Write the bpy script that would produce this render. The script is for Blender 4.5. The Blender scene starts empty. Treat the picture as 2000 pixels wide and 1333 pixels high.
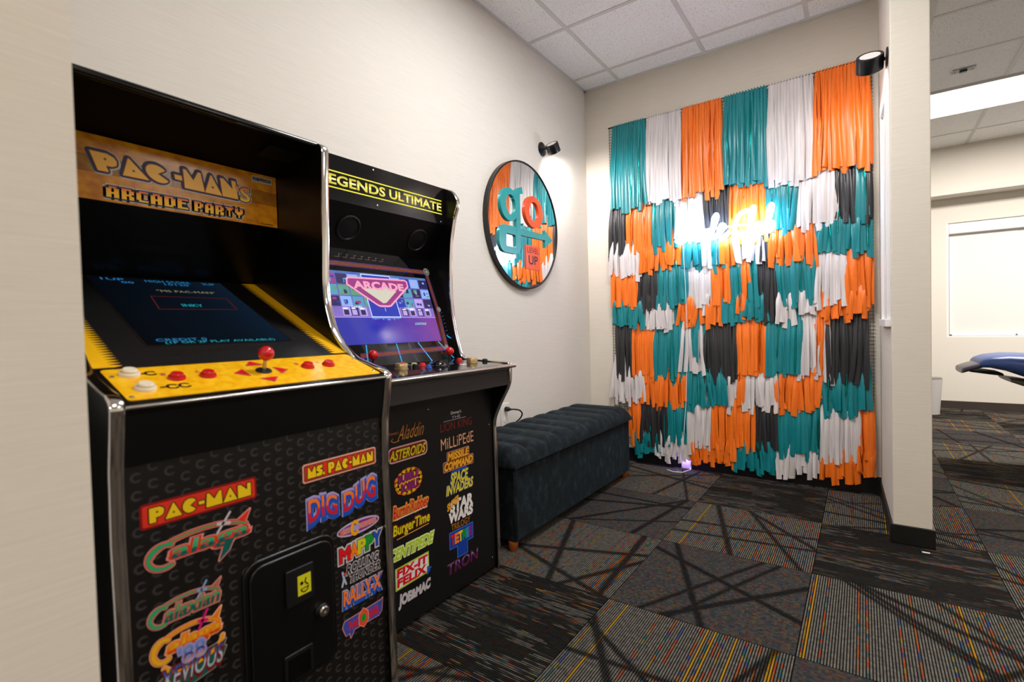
import bpy, bmesh, math, random
from mathutils import Vector, Matrix
from math import sin, cos, pi, radians, sqrt

SC = bpy.context.scene
COL = SC.collection
random.seed(7)

# ------------------------------------------------------------------ camera
cam_d = bpy.data.cameras.new('camera')
cam = bpy.data.objects.new('camera', cam_d)
COL.objects.link(cam)
cam_d.sensor_width = 36.0
cam_d.lens = 977.658 / 2000 * 36
cam_d.clip_start = 0.02
R_ = Vector((0.81890491, 0.57335727, -0.02561619))
U_ = Vector((0.00699817, 0.03465438, 0.99937485))
W_ = Vector((-0.57388655, 0.81857224, -0.02436619))
M3 = Matrix((R_, U_, -W_)).transposed()
cam.matrix_world = Matrix.Translation((0, 0, 1.02)) @ M3.to_4x4()
cam_d.dof.use_dof = True
cam_d.dof.focus_distance = 2.5
cam_d.dof.aperture_fstop = 2.8
SC.camera = cam

# ------------------------------------------------------------------ world, exposure
wd = bpy.data.worlds.new('world')
SC.world = wd
wd.use_nodes = True
wd.node_tree.nodes['Background'].inputs[0].default_value = (0.9, 0.93, 1.0, 1)
wd.node_tree.nodes['Background'].inputs[1].default_value = 0.25
SC.view_settings.view_transform = 'Standard'
SC.view_settings.look = 'None'
SC.view_settings.gamma = 1
SC.view_settings.use_curve_mapping = False
SC.view_settings.exposure = -0.04
LIGHT_K = 1.0          # strength of every ceiling light

# ------------------------------------------------------------------ helpers
def lin(h):
    h = h.lstrip('#')
    c = [int(h[i:i + 2], 16) / 255 for i in (0, 2, 4)]
    return tuple(x / 12.92 if x <= 0.04045 else ((x + 0.055) / 1.055) ** 2.4 for x in c) + (1,)

MATS = {}
def mat(name, hexc, rough=0.5, metal=0.0, spec=0.5, emit=None, es=0.0, coat=0.0, trans=0.0):
    if name in MATS:
        return MATS[name]
    m = bpy.data.materials.new(name)
    m.use_nodes = True
    b = m.node_tree.nodes['Principled BSDF']
    b.inputs['Base Color'].default_value = lin(hexc)
    b.inputs['Roughness'].default_value = rough
    b.inputs['Metallic'].default_value = metal
    b.inputs['Specular IOR Level'].default_value = spec
    b.inputs['Coat Weight'].default_value = coat
    b.inputs['Transmission Weight'].default_value = trans
    if emit:
        b.inputs['Emission Color'].default_value = lin(emit)
        b.inputs['Emission Strength'].default_value = es
    MATS[name] = m
    return m

class NT:
    """tiny node-graph writer"""
    def __init__(self, m):
        self.m = m; self.t = m.node_tree; self.b = self.t.nodes['Principled BSDF']
    def new(self, typ, **kw):
        n = self.t.nodes.new(typ)
        for k, v in kw.items():
            setattr(n, k, v)
        return n
    def put(self, sock, v):
        if hasattr(v, 'links'):
            self.t.links.new(v, sock)
        else:
            sock.default_value = v
    def math(self, op, a, b=0.0, c=0.0, clamp=False):
        n = self.new('ShaderNodeMath', operation=op); n.use_clamp = clamp
        self.put(n.inputs[0], a); self.put(n.inputs[1], b); self.put(n.inputs[2], c)
        return n.outputs[0]
    def mix(self, f, a, b):
        n = self.new('ShaderNodeMix', data_type='RGBA')
        self.put(n.inputs[0], f); self.put(n.inputs[6], a); self.put(n.inputs[7], b)
        return n.outputs[2]
    def pos(self):
        return self.new('ShaderNodeNewGeometry').outputs['Position']
    def sep(self, v):
        n = self.new('ShaderNodeSeparateXYZ'); self.put(n.inputs[0], v); return n.outputs
    def comb(self, x, y, z):
        n = self.new('ShaderNodeCombineXYZ')
        for i, q in enumerate((x, y, z)): self.put(n.inputs[i], q)
        return n.outputs[0]
    def noise(self, v, scale, detail=2.0, rough=0.5):
        n = self.new('ShaderNodeTexNoise'); self.put(n.inputs['Vector'], v)
        n.inputs['Scale'].default_value = scale; n.inputs['Detail'].default_value = detail
        n.inputs['Roughness'].default_value = rough
        return n.outputs[0]
    def white(self, v):
        n = self.new('ShaderNodeTexWhiteNoise'); self.put(n.inputs['Vector'], v); return n.outputs
    def ramp(self, f, stops, interp='LINEAR'):
        n = self.new('ShaderNodeValToRGB'); self.put(n.inputs[0], f)
        cr = n.color_ramp; cr.interpolation = interp
        while len(cr.elements) < len(stops): cr.elements.new(0.5)
        for e, (p, c) in zip(cr.elements, stops):
            e.position = p; e.color = lin(c) if isinstance(c, str) else c
        return n.outputs[0]
    def step(self, v, lo, hi):
        n = self.new('ShaderNodeMapRange', interpolation_type='SMOOTHSTEP')
        self.put(n.inputs[0], v); n.inputs[1].default_value = lo; n.inputs[2].default_value = hi
        return n.outputs[0]
    def bump(self, h, strength=0.2, dist=0.002):
        n = self.new('ShaderNodeBump'); n.inputs['Strength'].default_value = strength
        n.inputs['Distance'].default_value = dist; self.put(n.inputs['Height'], h)
        self.t.links.new(n.outputs[0], self.b.inputs['Normal'])
    def color(self, c): self.put(self.b.inputs['Base Color'], c)

ORG = {}
class MB:
    def __init__(self):
        self.v = []; self.f = []; self.fm = []; self.uv = []; self.mats = []
    def mi(self, m):
        if m not in self.mats: self.mats.append(m)
        return self.mats.index(m)
    def add(self, vs, fs, m, uvs=None):
        o = len(self.v)
        self.v += [tuple(p) for p in vs]
        self.uv += (uvs if uvs else [(0.5, 0.5)] * len(vs))
        k = self.mi(m)
        for f in fs:
            self.f.append([o + i for i in f]); self.fm.append(k)
    def box(self, x0, x1, y0, y1, z0, z1, m):
        vs = [(x, y, z) for x in (x0, x1) for y in (y0, y1) for z in (z0, z1)]
        self.add(vs, [(0, 1, 3, 2), (4, 6, 7, 5), (0, 4, 5, 1), (2, 3, 7, 6), (0, 2, 6, 4), (1, 5, 7, 3)], m)
    def poly(self, pts, m):
        self.add(pts, [list(range(len(pts)))], m)
    def extrude(self, pts, d, m):
        """solid from a closed 3-D outline moved along d"""
        n = len(pts); d = Vector(d)
        vs = [Vector(p) for p in pts] + [Vector(p) + d for p in pts]
        fs = [list(range(n))[::-1], list(range(n, 2 * n))]
        fs += [(i, (i + 1) % n, n + (i + 1) % n, n + i) for i in range(n)]
        self.add(vs, fs, m)
    def tube(self, path, r, m, n=10, caps=True):
        path = [Vector(p) for p in path]
        rs = r if isinstance(r, (list, tuple)) else [r] * len(path)
        vs = []; fs = []
        up = None
        for i, p in enumerate(path):
            t = (path[min(i + 1, len(path) - 1)] - path[max(i - 1, 0)]).normalized()
            if up is None:
                up = Vector((0, 0, 1)) if abs(t.z) < 0.9 else Vector((1, 0, 0))
            a = t.cross(up).normalized(); b = a.cross(t).normalized(); up = b
            for k in range(n):
                w = 2 * pi * k / n
                vs.append(p + (a * cos(w) + b * sin(w)) * rs[i])
        for i in range(len(path) - 1):
            for k in range(n):
                fs.append((i * n + k, i * n + (k + 1) % n, (i + 1) * n + (k + 1) % n, (i + 1) * n + k))
        if caps:
            fs.append(list(range(n))[::-1]); fs.append([(len(path) - 1) * n + k for k in range(n)])
        self.add(vs, fs, m)
    def lathe(self, prof, o, ax, m, n=28):
        """prof = [(radius, height)], turned about ax through o"""
        o = Vector(o); ax = Vector(ax).normalized()
        a = ax.orthogonal().normalized(); b = ax.cross(a)
        vs = []; fs = []; rings = []
        for r, h in prof:
            if r < 1e-6:
                rings.append([len(vs)]); vs.append(o + ax * h)
            else:
                rings.append(list(range(len(vs), len(vs) + n)))
                vs += [o + ax * h + (a * cos(2 * pi * k / n) + b * sin(2 * pi * k / n)) * r for k in range(n)]
        for A, B in zip(rings, rings[1:]):
            if len(A) == 1 and len(B) == 1: continue
            for k in range(n):
                k2 = (k + 1) % n
                if len(A) == 1: fs.append((A[0], B[k], B[k2]))
                elif len(B) == 1: fs.append((A[k], A[k2], B[0]))
                else: fs.append((A[k], A[k2], B[k2], B[k]))
        self.add(vs, fs, m)
    def ball(self, c, r, m, n=24):
        k = 14
        self.lathe([(r * sin(pi * i / k), -r * cos(pi * i / k)) for i in range(k + 1)], c, (0, 0, 1), m, n)
    def build(self, name, parent=None, loc=None, bevel=0.0, smooth=True, flip=True, angle=38):
        me = bpy.data.meshes.new(name)
        po = ORG.get(parent, Vector((0, 0, 0))) if parent else Vector((0, 0, 0))
        L = Vector(loc) if loc is not None else po
        me.from_pydata([tuple(Vector(p) - L) for p in self.v], [], self.f)
        for m in self.mats: me.materials.append(m)
        me.polygons.foreach_set('material_index', self.fm)
        uvl = me.uv_layers.new(name='UVMap')
        for lp in me.loops:
            uvl.data[lp.index].uv = self.uv[lp.vertex_index]
        if flip:
            bm = bmesh.new(); bm.from_mesh(me)
            bmesh.ops.recalc_face_normals(bm, faces=bm.faces)
            bm.to_mesh(me); bm.free()
        if smooth:
            me.polygons.foreach_set('use_smooth', [True] * len(me.polygons))
            me.set_sharp_from_angle(angle=radians(angle))
        o = bpy.data.objects.new(name, me)
        COL.objects.link(o)
        if parent:
            o.parent = parent
            o.location = L - po
        else:
            o.location = L
        ORG[o] = L
        if bevel:
            md = o.modifiers.new('bevel', 'BEVEL'); md.width = bevel; md.segments = 2
            md.limit_method = 'ANGLE'; md.angle_limit = radians(40)
        return o

def thing(name, label, cat, loc, group=None):
    o = bpy.data.objects.new(name, None)
    COL.objects.link(o); o.location = loc; o.empty_display_size = 0.05
    o['label'] = label; o['category'] = cat
    if group: o['group'] = group
    ORG[o] = Vector(loc)
    return o
def tag(o, label, cat, group=None):
    o['label'] = label; o['category'] = cat
    if group: o['group'] = group
    return o
def struct(o):
    o['kind'] = 'structure'; return o
def copy_tree(o, parent=None):
    c = o.copy(); COL.objects.link(c)
    if parent: c.parent = parent
    for ch in o.children:
        copy_tree(ch, c)
    return c

class Frame:
    """a flat face in the room: a along u, b along v, h out of it"""
    def __init__(self, o, u, v):
        self.o = Vector(o); self.u = Vector(u).normalized(); self.v = Vector(v).normalized()
        self.n = self.u.cross(self.v)
    def p(self, a, b, h=0.0):
        return self.o + self.u * a + self.v * b + self.n * h

_TX = {}
def text2d(s, bold=0.0, bev=0.0):
    """outline of a string as flat polygons, scaled to the unit square of its plain form"""
    def raw(bold, bev):
        cu = bpy.data.curves.new('t', 'FONT'); cu.body = s; cu.resolution_u = 3
        cu.offset = bold; cu.bevel_depth = bev; cu.bevel_resolution = 1; cu.space_character = 1.02
        ob = bpy.data.objects.new('t', cu); COL.objects.link(ob)
        dg = bpy.context.evaluated_depsgraph_get(); dg.update()
        ev = ob.evaluated_get(dg); me = ev.to_mesh()
        keep = [tuple(p.vertices) for p in me.polygons if abs(p.normal.z) > 1e-3 and (not bev or p.normal.z > 1e-3)]
        par = list(range(len(me.vertices)))
        def root(i):
            while par[i] != i: par[i] = par[par[i]]; i = par[i]
            return i
        for f in keep:
            for q in f[1:]: par[root(q)] = root(f[0])
        ids = {}
        vs = []
        for q in me.vertices:
            r_ = root(q.index); ids.setdefault(r_, len(ids)); vs.append((q.co.x, q.co.y, q.co.z * 0.02, r_))
        live = sorted({root(f[0]) for f in keep}); rank = {r_: k for k, r_ in enumerate(live)}
        vs = [(x, y, z, rank.get(r_, 0)) for x, y, z, r_ in vs]
        fs = keep
        ev.to_mesh_clear()
        bpy.data.objects.remove(ob); bpy.data.curves.remove(cu)
        return vs, fs
    k = (s, 0, 0)
    if k not in _TX: _TX[k] = raw(0, 0)
    base = _TX[k][0]
    xs = [q[0] for q in base]; ys = [q[1] for q in base]
    x0, x1, y0, y1 = min(xs), max(xs), min(ys), max(ys)
    k2 = (s, bold, bev)
    if k2 not in _TX: _TX[k2] = raw(bold, bev)
    vs, fs = _TX[k2]
    return [((x - x0) / (x1 - x0), (y - y0) / (y1 - y0), z, k) for x, y, z, k in vs], fs

def d_text(mb, F, s, a0, b0, a1, b1, m, h=0.001, bold=0.0, bev=0.0, shear=0.0, warp=None):
    if bold > 0: bev += bold; bold = 0.0
    vs, fs = text2d(s, bold, bev)
    out = []; uv = []
    for u, v, zr, k in vs:
        uu, vv = warp(u, v) if warp else (u, v)
        out.append(F.p(a0 + uu * (a1 - a0) + shear * (vv - 0.5) * (b1 - b0), b0 + vv * (b1 - b0), h + zr * (b1 - b0) + k * 4e-6))
        uv.append((u, v))
    mb.add(out, fs, m, uv)
def d_poly(mb, F, pts, m, h=0.0008):
    xs = [p[0] for p in pts]; ys = [p[1] for p in pts]
    w = max(max(xs) - min(xs), 1e-6); q = max(max(ys) - min(ys), 1e-6)
    mb.add([F.p(a, b, h) for a, b in pts], [list(range(len(pts)))], m, [((a - min(xs)) / w, (b - min(ys)) / q) for a, b in pts])
def d_rect(mb, F, a0, b0, a1, b1, m, h=0.0008):
    d_poly(mb, F, [(a0, b0), (a1, b0), (a1, b1), (a0, b1)], m, h)
def rrect(a0, b0, a1, b1, r, n=6):
    out = []
    for cx, cy, w in ((a1 - r, b0 + r, -pi / 2), (a1 - r, b1 - r, 0), (a0 + r, b1 - r, pi / 2), (a0 + r, b0 + r, pi)):
        out += [(cx + r * cos(w + pi / 2 * i / n), cy + r * sin(w + pi / 2 * i / n)) for i in range(n + 1)]
    return out
def d_disc(mb, F, a, b, ra, m, h=0.0008, rb=None, n=24):
    rb = rb or ra
    d_poly(mb, F, [(a + ra * cos(2 * pi * i / n), b + rb * sin(2 * pi * i / n)) for i in range(n)], m, h)
def d_line(mb, F, pts, w, m, h=0.0009, closed=False):
    """a painted stroke with round joints"""
    P = list(pts) + ([pts[0]] if closed else [])
    for (x0, y0), (x1, y1) in zip(P, P[1:]):
        L = sqrt((x1 - x0) ** 2 + (y1 - y0) ** 2)
        if L < 1e-7: continue
        nx, ny = -(y1 - y0) / L * w / 2, (x1 - x0) / L * w / 2
        mb.add([F.p(x0 + nx, y0 + ny, h), F.p(x1 + nx, y1 + ny, h), F.p(x1 - nx, y1 - ny, h), F.p(x0 - nx, y0 - ny, h)], [(0, 1, 2, 3)], m)
        h += 3e-6
    for x, y in P:
        h += 3e-6
        mb.add([F.p(x + w / 2 * cos(2 * pi * i / 8), y + w / 2 * sin(2 * pi * i / 8), h) for i in range(8)], [list(range(8))], m)
def arc(cx, cy, rx, ry, w0, w1, n=16):
    return [(cx + rx * cos(radians(w0 + (w1 - w0) * i / n)), cy + ry * sin(radians(w0 + (w1 - w0) * i / n))) for i in range(n + 1)]
def solid(mb, F, pts, h0, h1, m):
    mb.extrude([F.p(a, b, h0) for a, b in pts], F.n * (h1 - h0), m)
def fillet(pts, r, n=5):
    out = [Vector(pts[0])]
    for i in range(1, len(pts) - 1):
        p0, p, p1 = Vector(pts[i - 1]), Vector(pts[i]), Vector(pts[i + 1])
        d0, d1 = (p0 - p), (p1 - p)
        k = min(r, d0.length * 0.45, d1.length * 0.45)
        A = p + d0.normalized() * k; B = p + d1.normalized() * k
        for j in range(n + 1):
            t = j / n
            out.append(A * (1 - t) ** 2 + p * 2 * t * (1 - t) + B * t * t)
    out.append(Vector(pts[-1]))
    return out

# ------------------------------------------------------------------ materials of the room
def wall_material(name, hexc, axis):
    m = mat(name, hexc, 0.85, spec=0.2); g = NT(m)
    x, y, z = g.sep(g.pos())
    al = x if axis == 'x' else y
    v = g.comb(g.math('MULTIPLY', al, 5.0), g.math('MULTIPLY', z, 190.0), 0.0)
    n1 = g.noise(v, 1.0, 3.0, 0.6)
    v2 = g.comb(g.math('MULTIPLY', al, 16.0), g.math('MULTIPLY', z, 520.0), 3.0)
    n2 = g.noise(v2, 1.0, 2.0)
    s = g.math('ADD', g.math('MULTIPLY', n1, 0.65), g.math('MULTIPLY', n2, 0.35))
    c = lin(hexc)
    lo = tuple(q * 0.93 for q in c[:3]) + (1,); hi = tuple(min(1, q * 1.05) for q in c[:3]) + (1,)
    g.color(g.ramp(s, [(0.3, lo), (0.7, hi)]))
    g.bump(s, 0.25, 0.0015)
    return m
WALL_Y = wall_material('wall_linen_y', 'DED8CE', 'y')
WALL_X = wall_material('wall_linen_x', 'DBD3C6', 'x')
WALL_P = mat('wall_paint', 'EEE9E0', 0.8, spec=0.2)
WALL_F = mat('far_wall_paint', 'DFD8CC', 0.8, spec=0.2)
BASE = mat('vinyl_base', '0B0A0A', 0.45)
BASE_B = mat('vinyl_base_brown', '3A302B', 0.5)
WHITE_TRIM = mat('white_trim', 'E9E7E4', 0.4)
GRID = mat('ceiling_grid_paint', 'D2CFCB', 0.5)

def ceiling_material():
    m = mat('ceiling_tile', 'F7F6F4', 0.9, spec=0.1); g = NT(m)
    p = g.pos()
    n = g.noise(p, 130.0, 3.0, 0.65); n2 = g.noise(p, 330.0, 1.0)
    a = g.step(n, 0.57, 0.66); b = g.step(n2, 0.68, 0.76)
    k = g.math('MAXIMUM', a, b)
    g.color(g.mix(g.math('MULTIPLY', k, 0.55), lin('F7F6F4'), lin('77706A')))
    g.bump(g.math('SUBTRACT', 1.0, k), 0.4, 0.003)
    return m
CEIL = ceiling_material()

def carpet_material():
    m = mat('carpet_tiles', '202020', 1.0, spec=0.03); g = NT(m)
    x, y, z = g.sep(g.pos())
    T = 0.61
    px = g.math('DIVIDE', g.math('ADD', x, 0.785), T); py = g.math('DIVIDE', g.math('ADD', y, -1.71), T)
    cx = g.math('FLOOR', px); cy = g.math('FLOOR', py)
    fx = g.math('SUBTRACT', px, cx); fy = g.math('SUBTRACT', py, cy)
    par = g.math('FLOORED_MODULO', g.math('ADD', g.math('ADD', cx, cy), 1.0), 2.0)          # quarter turn of every second tile
    def sel(k, a, b):
        return g.math('ADD', g.math('MULTIPLY', a, g.math('SUBTRACT', 1.0, k)), g.math('MULTIPLY', b, k))
    fu = sel(par, fx, fy); fv = sel(par, fy, fx)                          # fu across the yarn rows, fv along
    rnd = g.white(g.comb(cx, cy, 4.7))
    r1 = rnd[0]
    row = g.math('FLOOR', g.math('MULTIPLY', fu, 76.0))
    fr = g.math('SUBTRACT', g.math('MULTIPLY', fu, 76.0), row)
    line = g.math('SINE', g.math('MULTIPLY', fr, pi))                     # 0..1 bump per row
    line = g.step(line, 0.35, 0.9)
    rid = g.comb(row, g.math('ADD', g.math('MULTIPLY', cx, 17.3), g.math('MULTIPLY', cy, 5.1)), 1.0)
    rw = g.white(rid)[0]
    blk = g.math('FLOOR', g.math('MULTIPLY', fv, 22.0))
    cell = g.white(g.comb(row, blk, g.math('ADD', cx, g.math('MULTIPLY', cy, 3.7))))
    # yarn colours
    grey = g.ramp(g.noise(g.comb(g.math('MULTIPLY', x, 60.0), g.math('MULTIPLY', y, 60.0), 0.0), 1.0, 2.0), [(0.3, '4C4944'), (0.7, '6E6A62')])
    tint = g.ramp(cell[0], [(0.0, '8C3616'), (0.22, '8A4A18'), (0.4, '1E5258'), (0.55, '605E56'), (0.7, '7A6A1E'), (0.85, '303E70'), (1.0, '7A2418')], 'CONSTANT')
    tinted = g.step(rw, 0.74, 0.75)
    yarn = g.mix(g.math('MULTIPLY', tinted, 0.85), grey, tint)
    yel = g.step(rw, 0.972, 0.973)
    yarn = g.mix(yel, yarn, lin('9A741A'))
    dark = lin('060607')
    striped = g.mix(line, dark, yarn)
    # dark straight lines crossing each tile
    fuzz = g.math('MULTIPLY', g.math('SUBTRACT', g.noise(g.comb(x, y, 0.0), 210.0, 2.0), 0.5), 0.035)
    web = None
    for k in range(5):
        wr = g.sep(g.white(g.comb(cx, cy, 11.3 + k * 3.1))[1])
        th = g.math('MULTIPLY', g.math('ADD', wr[0], k * 0.37), pi)
        dd = g.math('ADD', g.math('MULTIPLY', g.math('SUBTRACT', fx, 0.5), g.math('COSINE', th)), g.math('MULTIPLY', g.math('SUBTRACT', fy, 0.5), g.math('SINE', th)))
        dd = g.math('ABSOLUTE', g.math('SUBTRACT', dd, g.math('MULTIPLY', g.math('SUBTRACT', wr[1], 0.5), 0.8)))
        dd = g.math('ADD', dd, fuzz)
        wdt = g.math('ADD', g.math('MULTIPLY', wr[2], 0.012), 0.006)
        q = g.step(g.math('SUBTRACT', dd, wdt), -0.006, 0.02)
        web = q if web is None else g.math('MINIMUM', web, q)
    web = g.math('ADD', g.math('MULTIPLY', web, 0.85), 0.15)
    tA = g.mix(web, lin('070708'), striped)
    # broken streaks
    sv = g.comb(g.math('MULTIPLY', row, 0.55), g.math('MULTIPLY', fv, 2.6), g.math('MULTIPLY', cx, 9.1))
    sn = g.noise(sv, 1.6, 2.0, 0.7)
    big = g.noise(g.comb(g.math('MULTIPLY', fu, 6.0), g.math('MULTIPLY', fv, 2.0), g.math('ADD', cy, cx)), 1.0, 1.0)
    patch = g.white(g.comb(g.math('FLOOR', g.math('ADD', g.math('MULTIPLY', fu, 9.0), g.math('MULTIPLY', cx, 3.0))), g.math('FLOOR', g.math('ADD', g.math('MULTIPLY', fv, 4.0), g.math('MULTIPLY', rw, 0.8))), g.math('ADD', cx, cy)))[0]
    brk = g.math('MULTIPLY', g.math('MULTIPLY', g.step(sn, 0.44, 0.56), g.step(big, 0.3, 0.45)), g.step(patch, 0.3, 0.6))
    tB = g.mix(g.math('MULTIPLY', line, g.math('ADD', g.math('MULTIPLY', brk, 0.75), 0.14)), dark, g.mix(0.25, yarn, lin('4A463E')))
    # fine heathered
    hn = g.noise(g.comb(g.math('MULTIPLY', fu, 120.0), g.math('MULTIPLY', fv, 18.0), 0.0), 1.0, 2.0, 0.7)
    hc = g.ramp(hn, [(0.3, '1A2426'), (0.42, '33373A'), (0.54, '44464A'), (0.62, '6A4020'), (0.7, '32404A'), (0.78, '54521E')])
    fine = g.white(g.comb(row, g.math('FLOOR', g.math('MULTIPLY', fv, 70.0)), 2.0))
    hc = g.mix(0.45, hc, g.ramp(fine[0], [(0.0, '34383A'), (0.3, '54565A'), (0.55, '2A5054'), (0.65, '4A4C50'), (0.8, '84501E'), (0.88, '6E6A2A'), (0.95, '702E24')], 'CONSTANT'))
    tC = g.mix(web, lin('0A0A0B'), g.mix(g.math('MULTIPLY', line, 0.5), g.mix(0.6, hc, dark), hc))
    q4 = g.math('FLOORED_MODULO', g.math('ADD', cx, cy), 4.0)
    isB = par; isC = g.math('MULTIPLY', par, g.math('SUBTRACT', 1.0, g.step(q4, 0.4, 0.6)))
    c = g.mix(isB, tA, tB); c = g.mix(isC, c, tC)
    ex = g.math('MINIMUM', g.math('MINIMUM', fx, fy), g.math('MINIMUM', g.math('SUBTRACT', 1.0, fx), g.math('SUBTRACT', 1.0, fy)))
    seam = g.step(ex, 0.0015, 0.005)
    c = g.mix(seam, lin('050505'), c)
    g.color(c)
    g.b.inputs['Sheen Weight'].default_value = 0.02; g.b.inputs['Sheen Roughness'].default_value = 0.5; g.b.inputs['Sheen Tint'].default_value = lin('D8D0C8')
    g.bump(line, 0.5, 0.002)
    return m
CARPET = carpet_material()

# ------------------------------------------------------------------ room shell
ZC = 2.855
XL = -1.765
YB = 3.59
def sbox(name, *a, m):
    mb = MB(); mb.box(*a, m); return struct(mb.build(name, smooth=False))
def multibox(name, boxes, m):
    mb = MB()
    for b in boxes: mb.box(*b, m)
    return struct(mb.build(name, smooth=False))

sbox('floor', -1.95, 5.0, -4.0, 7.75, -0.06, 0.0, m=CARPET)
sbox('ceiling', -1.95, 5.0, -4.0, 7.75, ZC, ZC + 0.08, m=CEIL)
sbox('wall_left', XL - 0.14, XL, 0.12, YB + 0.14, 0, ZC, m=WALL_Y)
sbox('wall_near', -1.905, -0.90, -4.0, 0.2325, 0, ZC, m=WALL_Y)
sbox('wall_back', XL - 0.14, 0.084, YB, YB + 0.14, 0, ZC, m=WALL_X)
mb = MB()
ang = [(0.108, 2.845), (0.247, 2.845), (0.247, YB + 0.14), (0.083, YB + 0.14), (0.083, YB)]
mb.extrude([(x, y, 0) for x, y in ang], (0, 0, ZC), WALL_X)
struct(mb.build('wall_wing', smooth=False, bevel=0.004))
sbox('wall_rear', -1.905, 5.0, -4.12, -4.0, 0, ZC, m=WALL_P)
sbox('wall_outer', 5.0, 5.12, -4.12, 7.75, 0, ZC, m=WALL_P)
sbox('wall_side', -1.95, -1.905, YB + 0.14, 7.75, 0, ZC, m=WALL_P)
YF = 7.42
WX0, WX1, WZ0, WZ1 = 0.775, 3.0, 0.80, 2.072
multibox('wall_far', [(-1.95, WX0, YF, YF + 0.2, 0, ZC), (WX1, 5.0, YF, YF + 0.2, 0, ZC), (WX0, WX1, YF, YF + 0.2, 0, WZ0), (WX0, WX1, YF, YF + 0.2, WZ1, ZC)], WALL_F)
# bulkhead in front of the far wall
multibox('trim_1', [(-1.95, 5.0, 7.16, YF, 2.345, ZC)], WALL_F)
# black vinyl bases
multibox('baseboard_left', [(XL, XL + 0.012, 0.234, YB, 0, 0.10)], BASE)
multibox('baseboard_back', [(XL, 0.083, YB - 0.012, YB, 0, 0.10)], BASE)
mb = MB()
t = 0.010
o_ = [(0.108 - t, 2.845 - t), (0.247 + t, 2.845 - t), (0.247 + t, YB + 0.14), (0.247, YB + 0.14), (0.247, 2.845), (0.108, 2.845), (0.083, YB), (0.083 - t, YB)]
mb.extrude([(x, y, 0) for x, y in o_], (0, 0, 0.086), BASE)
struct(mb.build('baseboard_wing', smooth=False, bevel=0.003))
multibox('baseboard_far', [(-1.95, 5.0, YF - 0.012, YF, 0, 0.085)], BASE_B)
multibox('baseboard_near', [(-0.90, -0.888, -4.0, 0.234, 0, 0.10)], BASE)

# suspended-ceiling bars
mb = MB()
w = 0.012
z0 = ZC - 0.004
for x in (-1.477, -0.864, -0.262):
    mb.box(x - w, x + w, 0.3, YB, z0, ZC, GRID)
for k in range(6):
    y = 3.385 - 0.618 * k
    if y > 0.25: mb.box(XL, 0.10, y - w, y + w, z0 + 0.0005, ZC, GRID)
mb.box(XL, XL + 0.02, 0.3, YB, z0 - 0.001, ZC, GRID)
mb.box(XL, 0.10, YB - 0.02, YB, z0 - 0.001, ZC, GRID)
struct(mb.build('trim_2', smooth=False))
mb = MB()
for x in (0.355, 0.91, 1.52, 2.13, 2.74, 3.35, 3.96, 4.57):
    mb.box(x - w, x + w, -4.0, 7.16, z0, ZC, GRID)
for k in range(-13, 6):
    y = 4.05 + 0.655 * k if k >= 0 else 4.05 + 0.61 * k
    mb.box(-0.90 if y < 0.23 else (0.247 if y > 2.85 else 0.112), 5.0, y - w, y + w, z0 + 0.0005, ZC, GRID)
struct(mb.build('trim_3', smooth=False))

# far window niche
GLASSW = mat('window_glass', 'DDE6EE', 0.05, trans=0.9)
mb = MB()
mb.box(WX0, WX1, YF + 0.17, YF + 0.19, WZ0, WZ1, GLASSW)
wn = struct(mb.build('window_1', smooth=False))
mb = MB()
mb.box(WX0, WX0 + 0.02, YF + 0.005, YF + 0.16, WZ0, WZ1, WHITE_TRIM); mb.box(WX1 - 0.02, WX1, YF + 0.005, YF + 0.16, WZ0, WZ1, WHITE_TRIM)
mb.box(WX0 + 0.02, WX1 - 0.02, YF + 0.005, YF + 0.16, WZ0, WZ0 + 0.012, WHITE_TRIM)
mb.build('window_frame', wn, smooth=False)

# white casing on the alcove's right-hand wall, with a sill
mb = MB()
def wx(y): return 0.108 - 0.025 * (y - 2.845) / 0.745
def wbox(mb, y0, y1, z0, z1, d, m):
    mb.extrude([(wx(y0) + 0.002, y0, z0), (wx(y1) + 0.002, y1, z0), (wx(y1) - d, y1, z0), (wx(y0) - d, y0, z0)], (0, 0, z1 - z0), m)
wbox(mb, 2.90, 2.97, 1.02, 2.12, 0.014, WHITE_TRIM)
wbox(mb, 3.22, 3.29, 1.02, 2.12, 0.014, WHITE_TRIM)
wbox(mb, 2.97, 3.22, 2.05, 2.12, 0.014, WHITE_TRIM)
wbox(mb, 2.88, 3.31, 0.985, 1.02, 0.022, WHITE_TRIM)
w2 = struct(mb.build('window_2', smooth=False, bevel=0.002))
mb = MB(); wbox(mb, 2.97, 3.22, 1.02, 2.05, 0.004, mat('window_white_panel', 'F0ECEA', 0.3)); mb.build('pane', w2, smooth=False)

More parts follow.
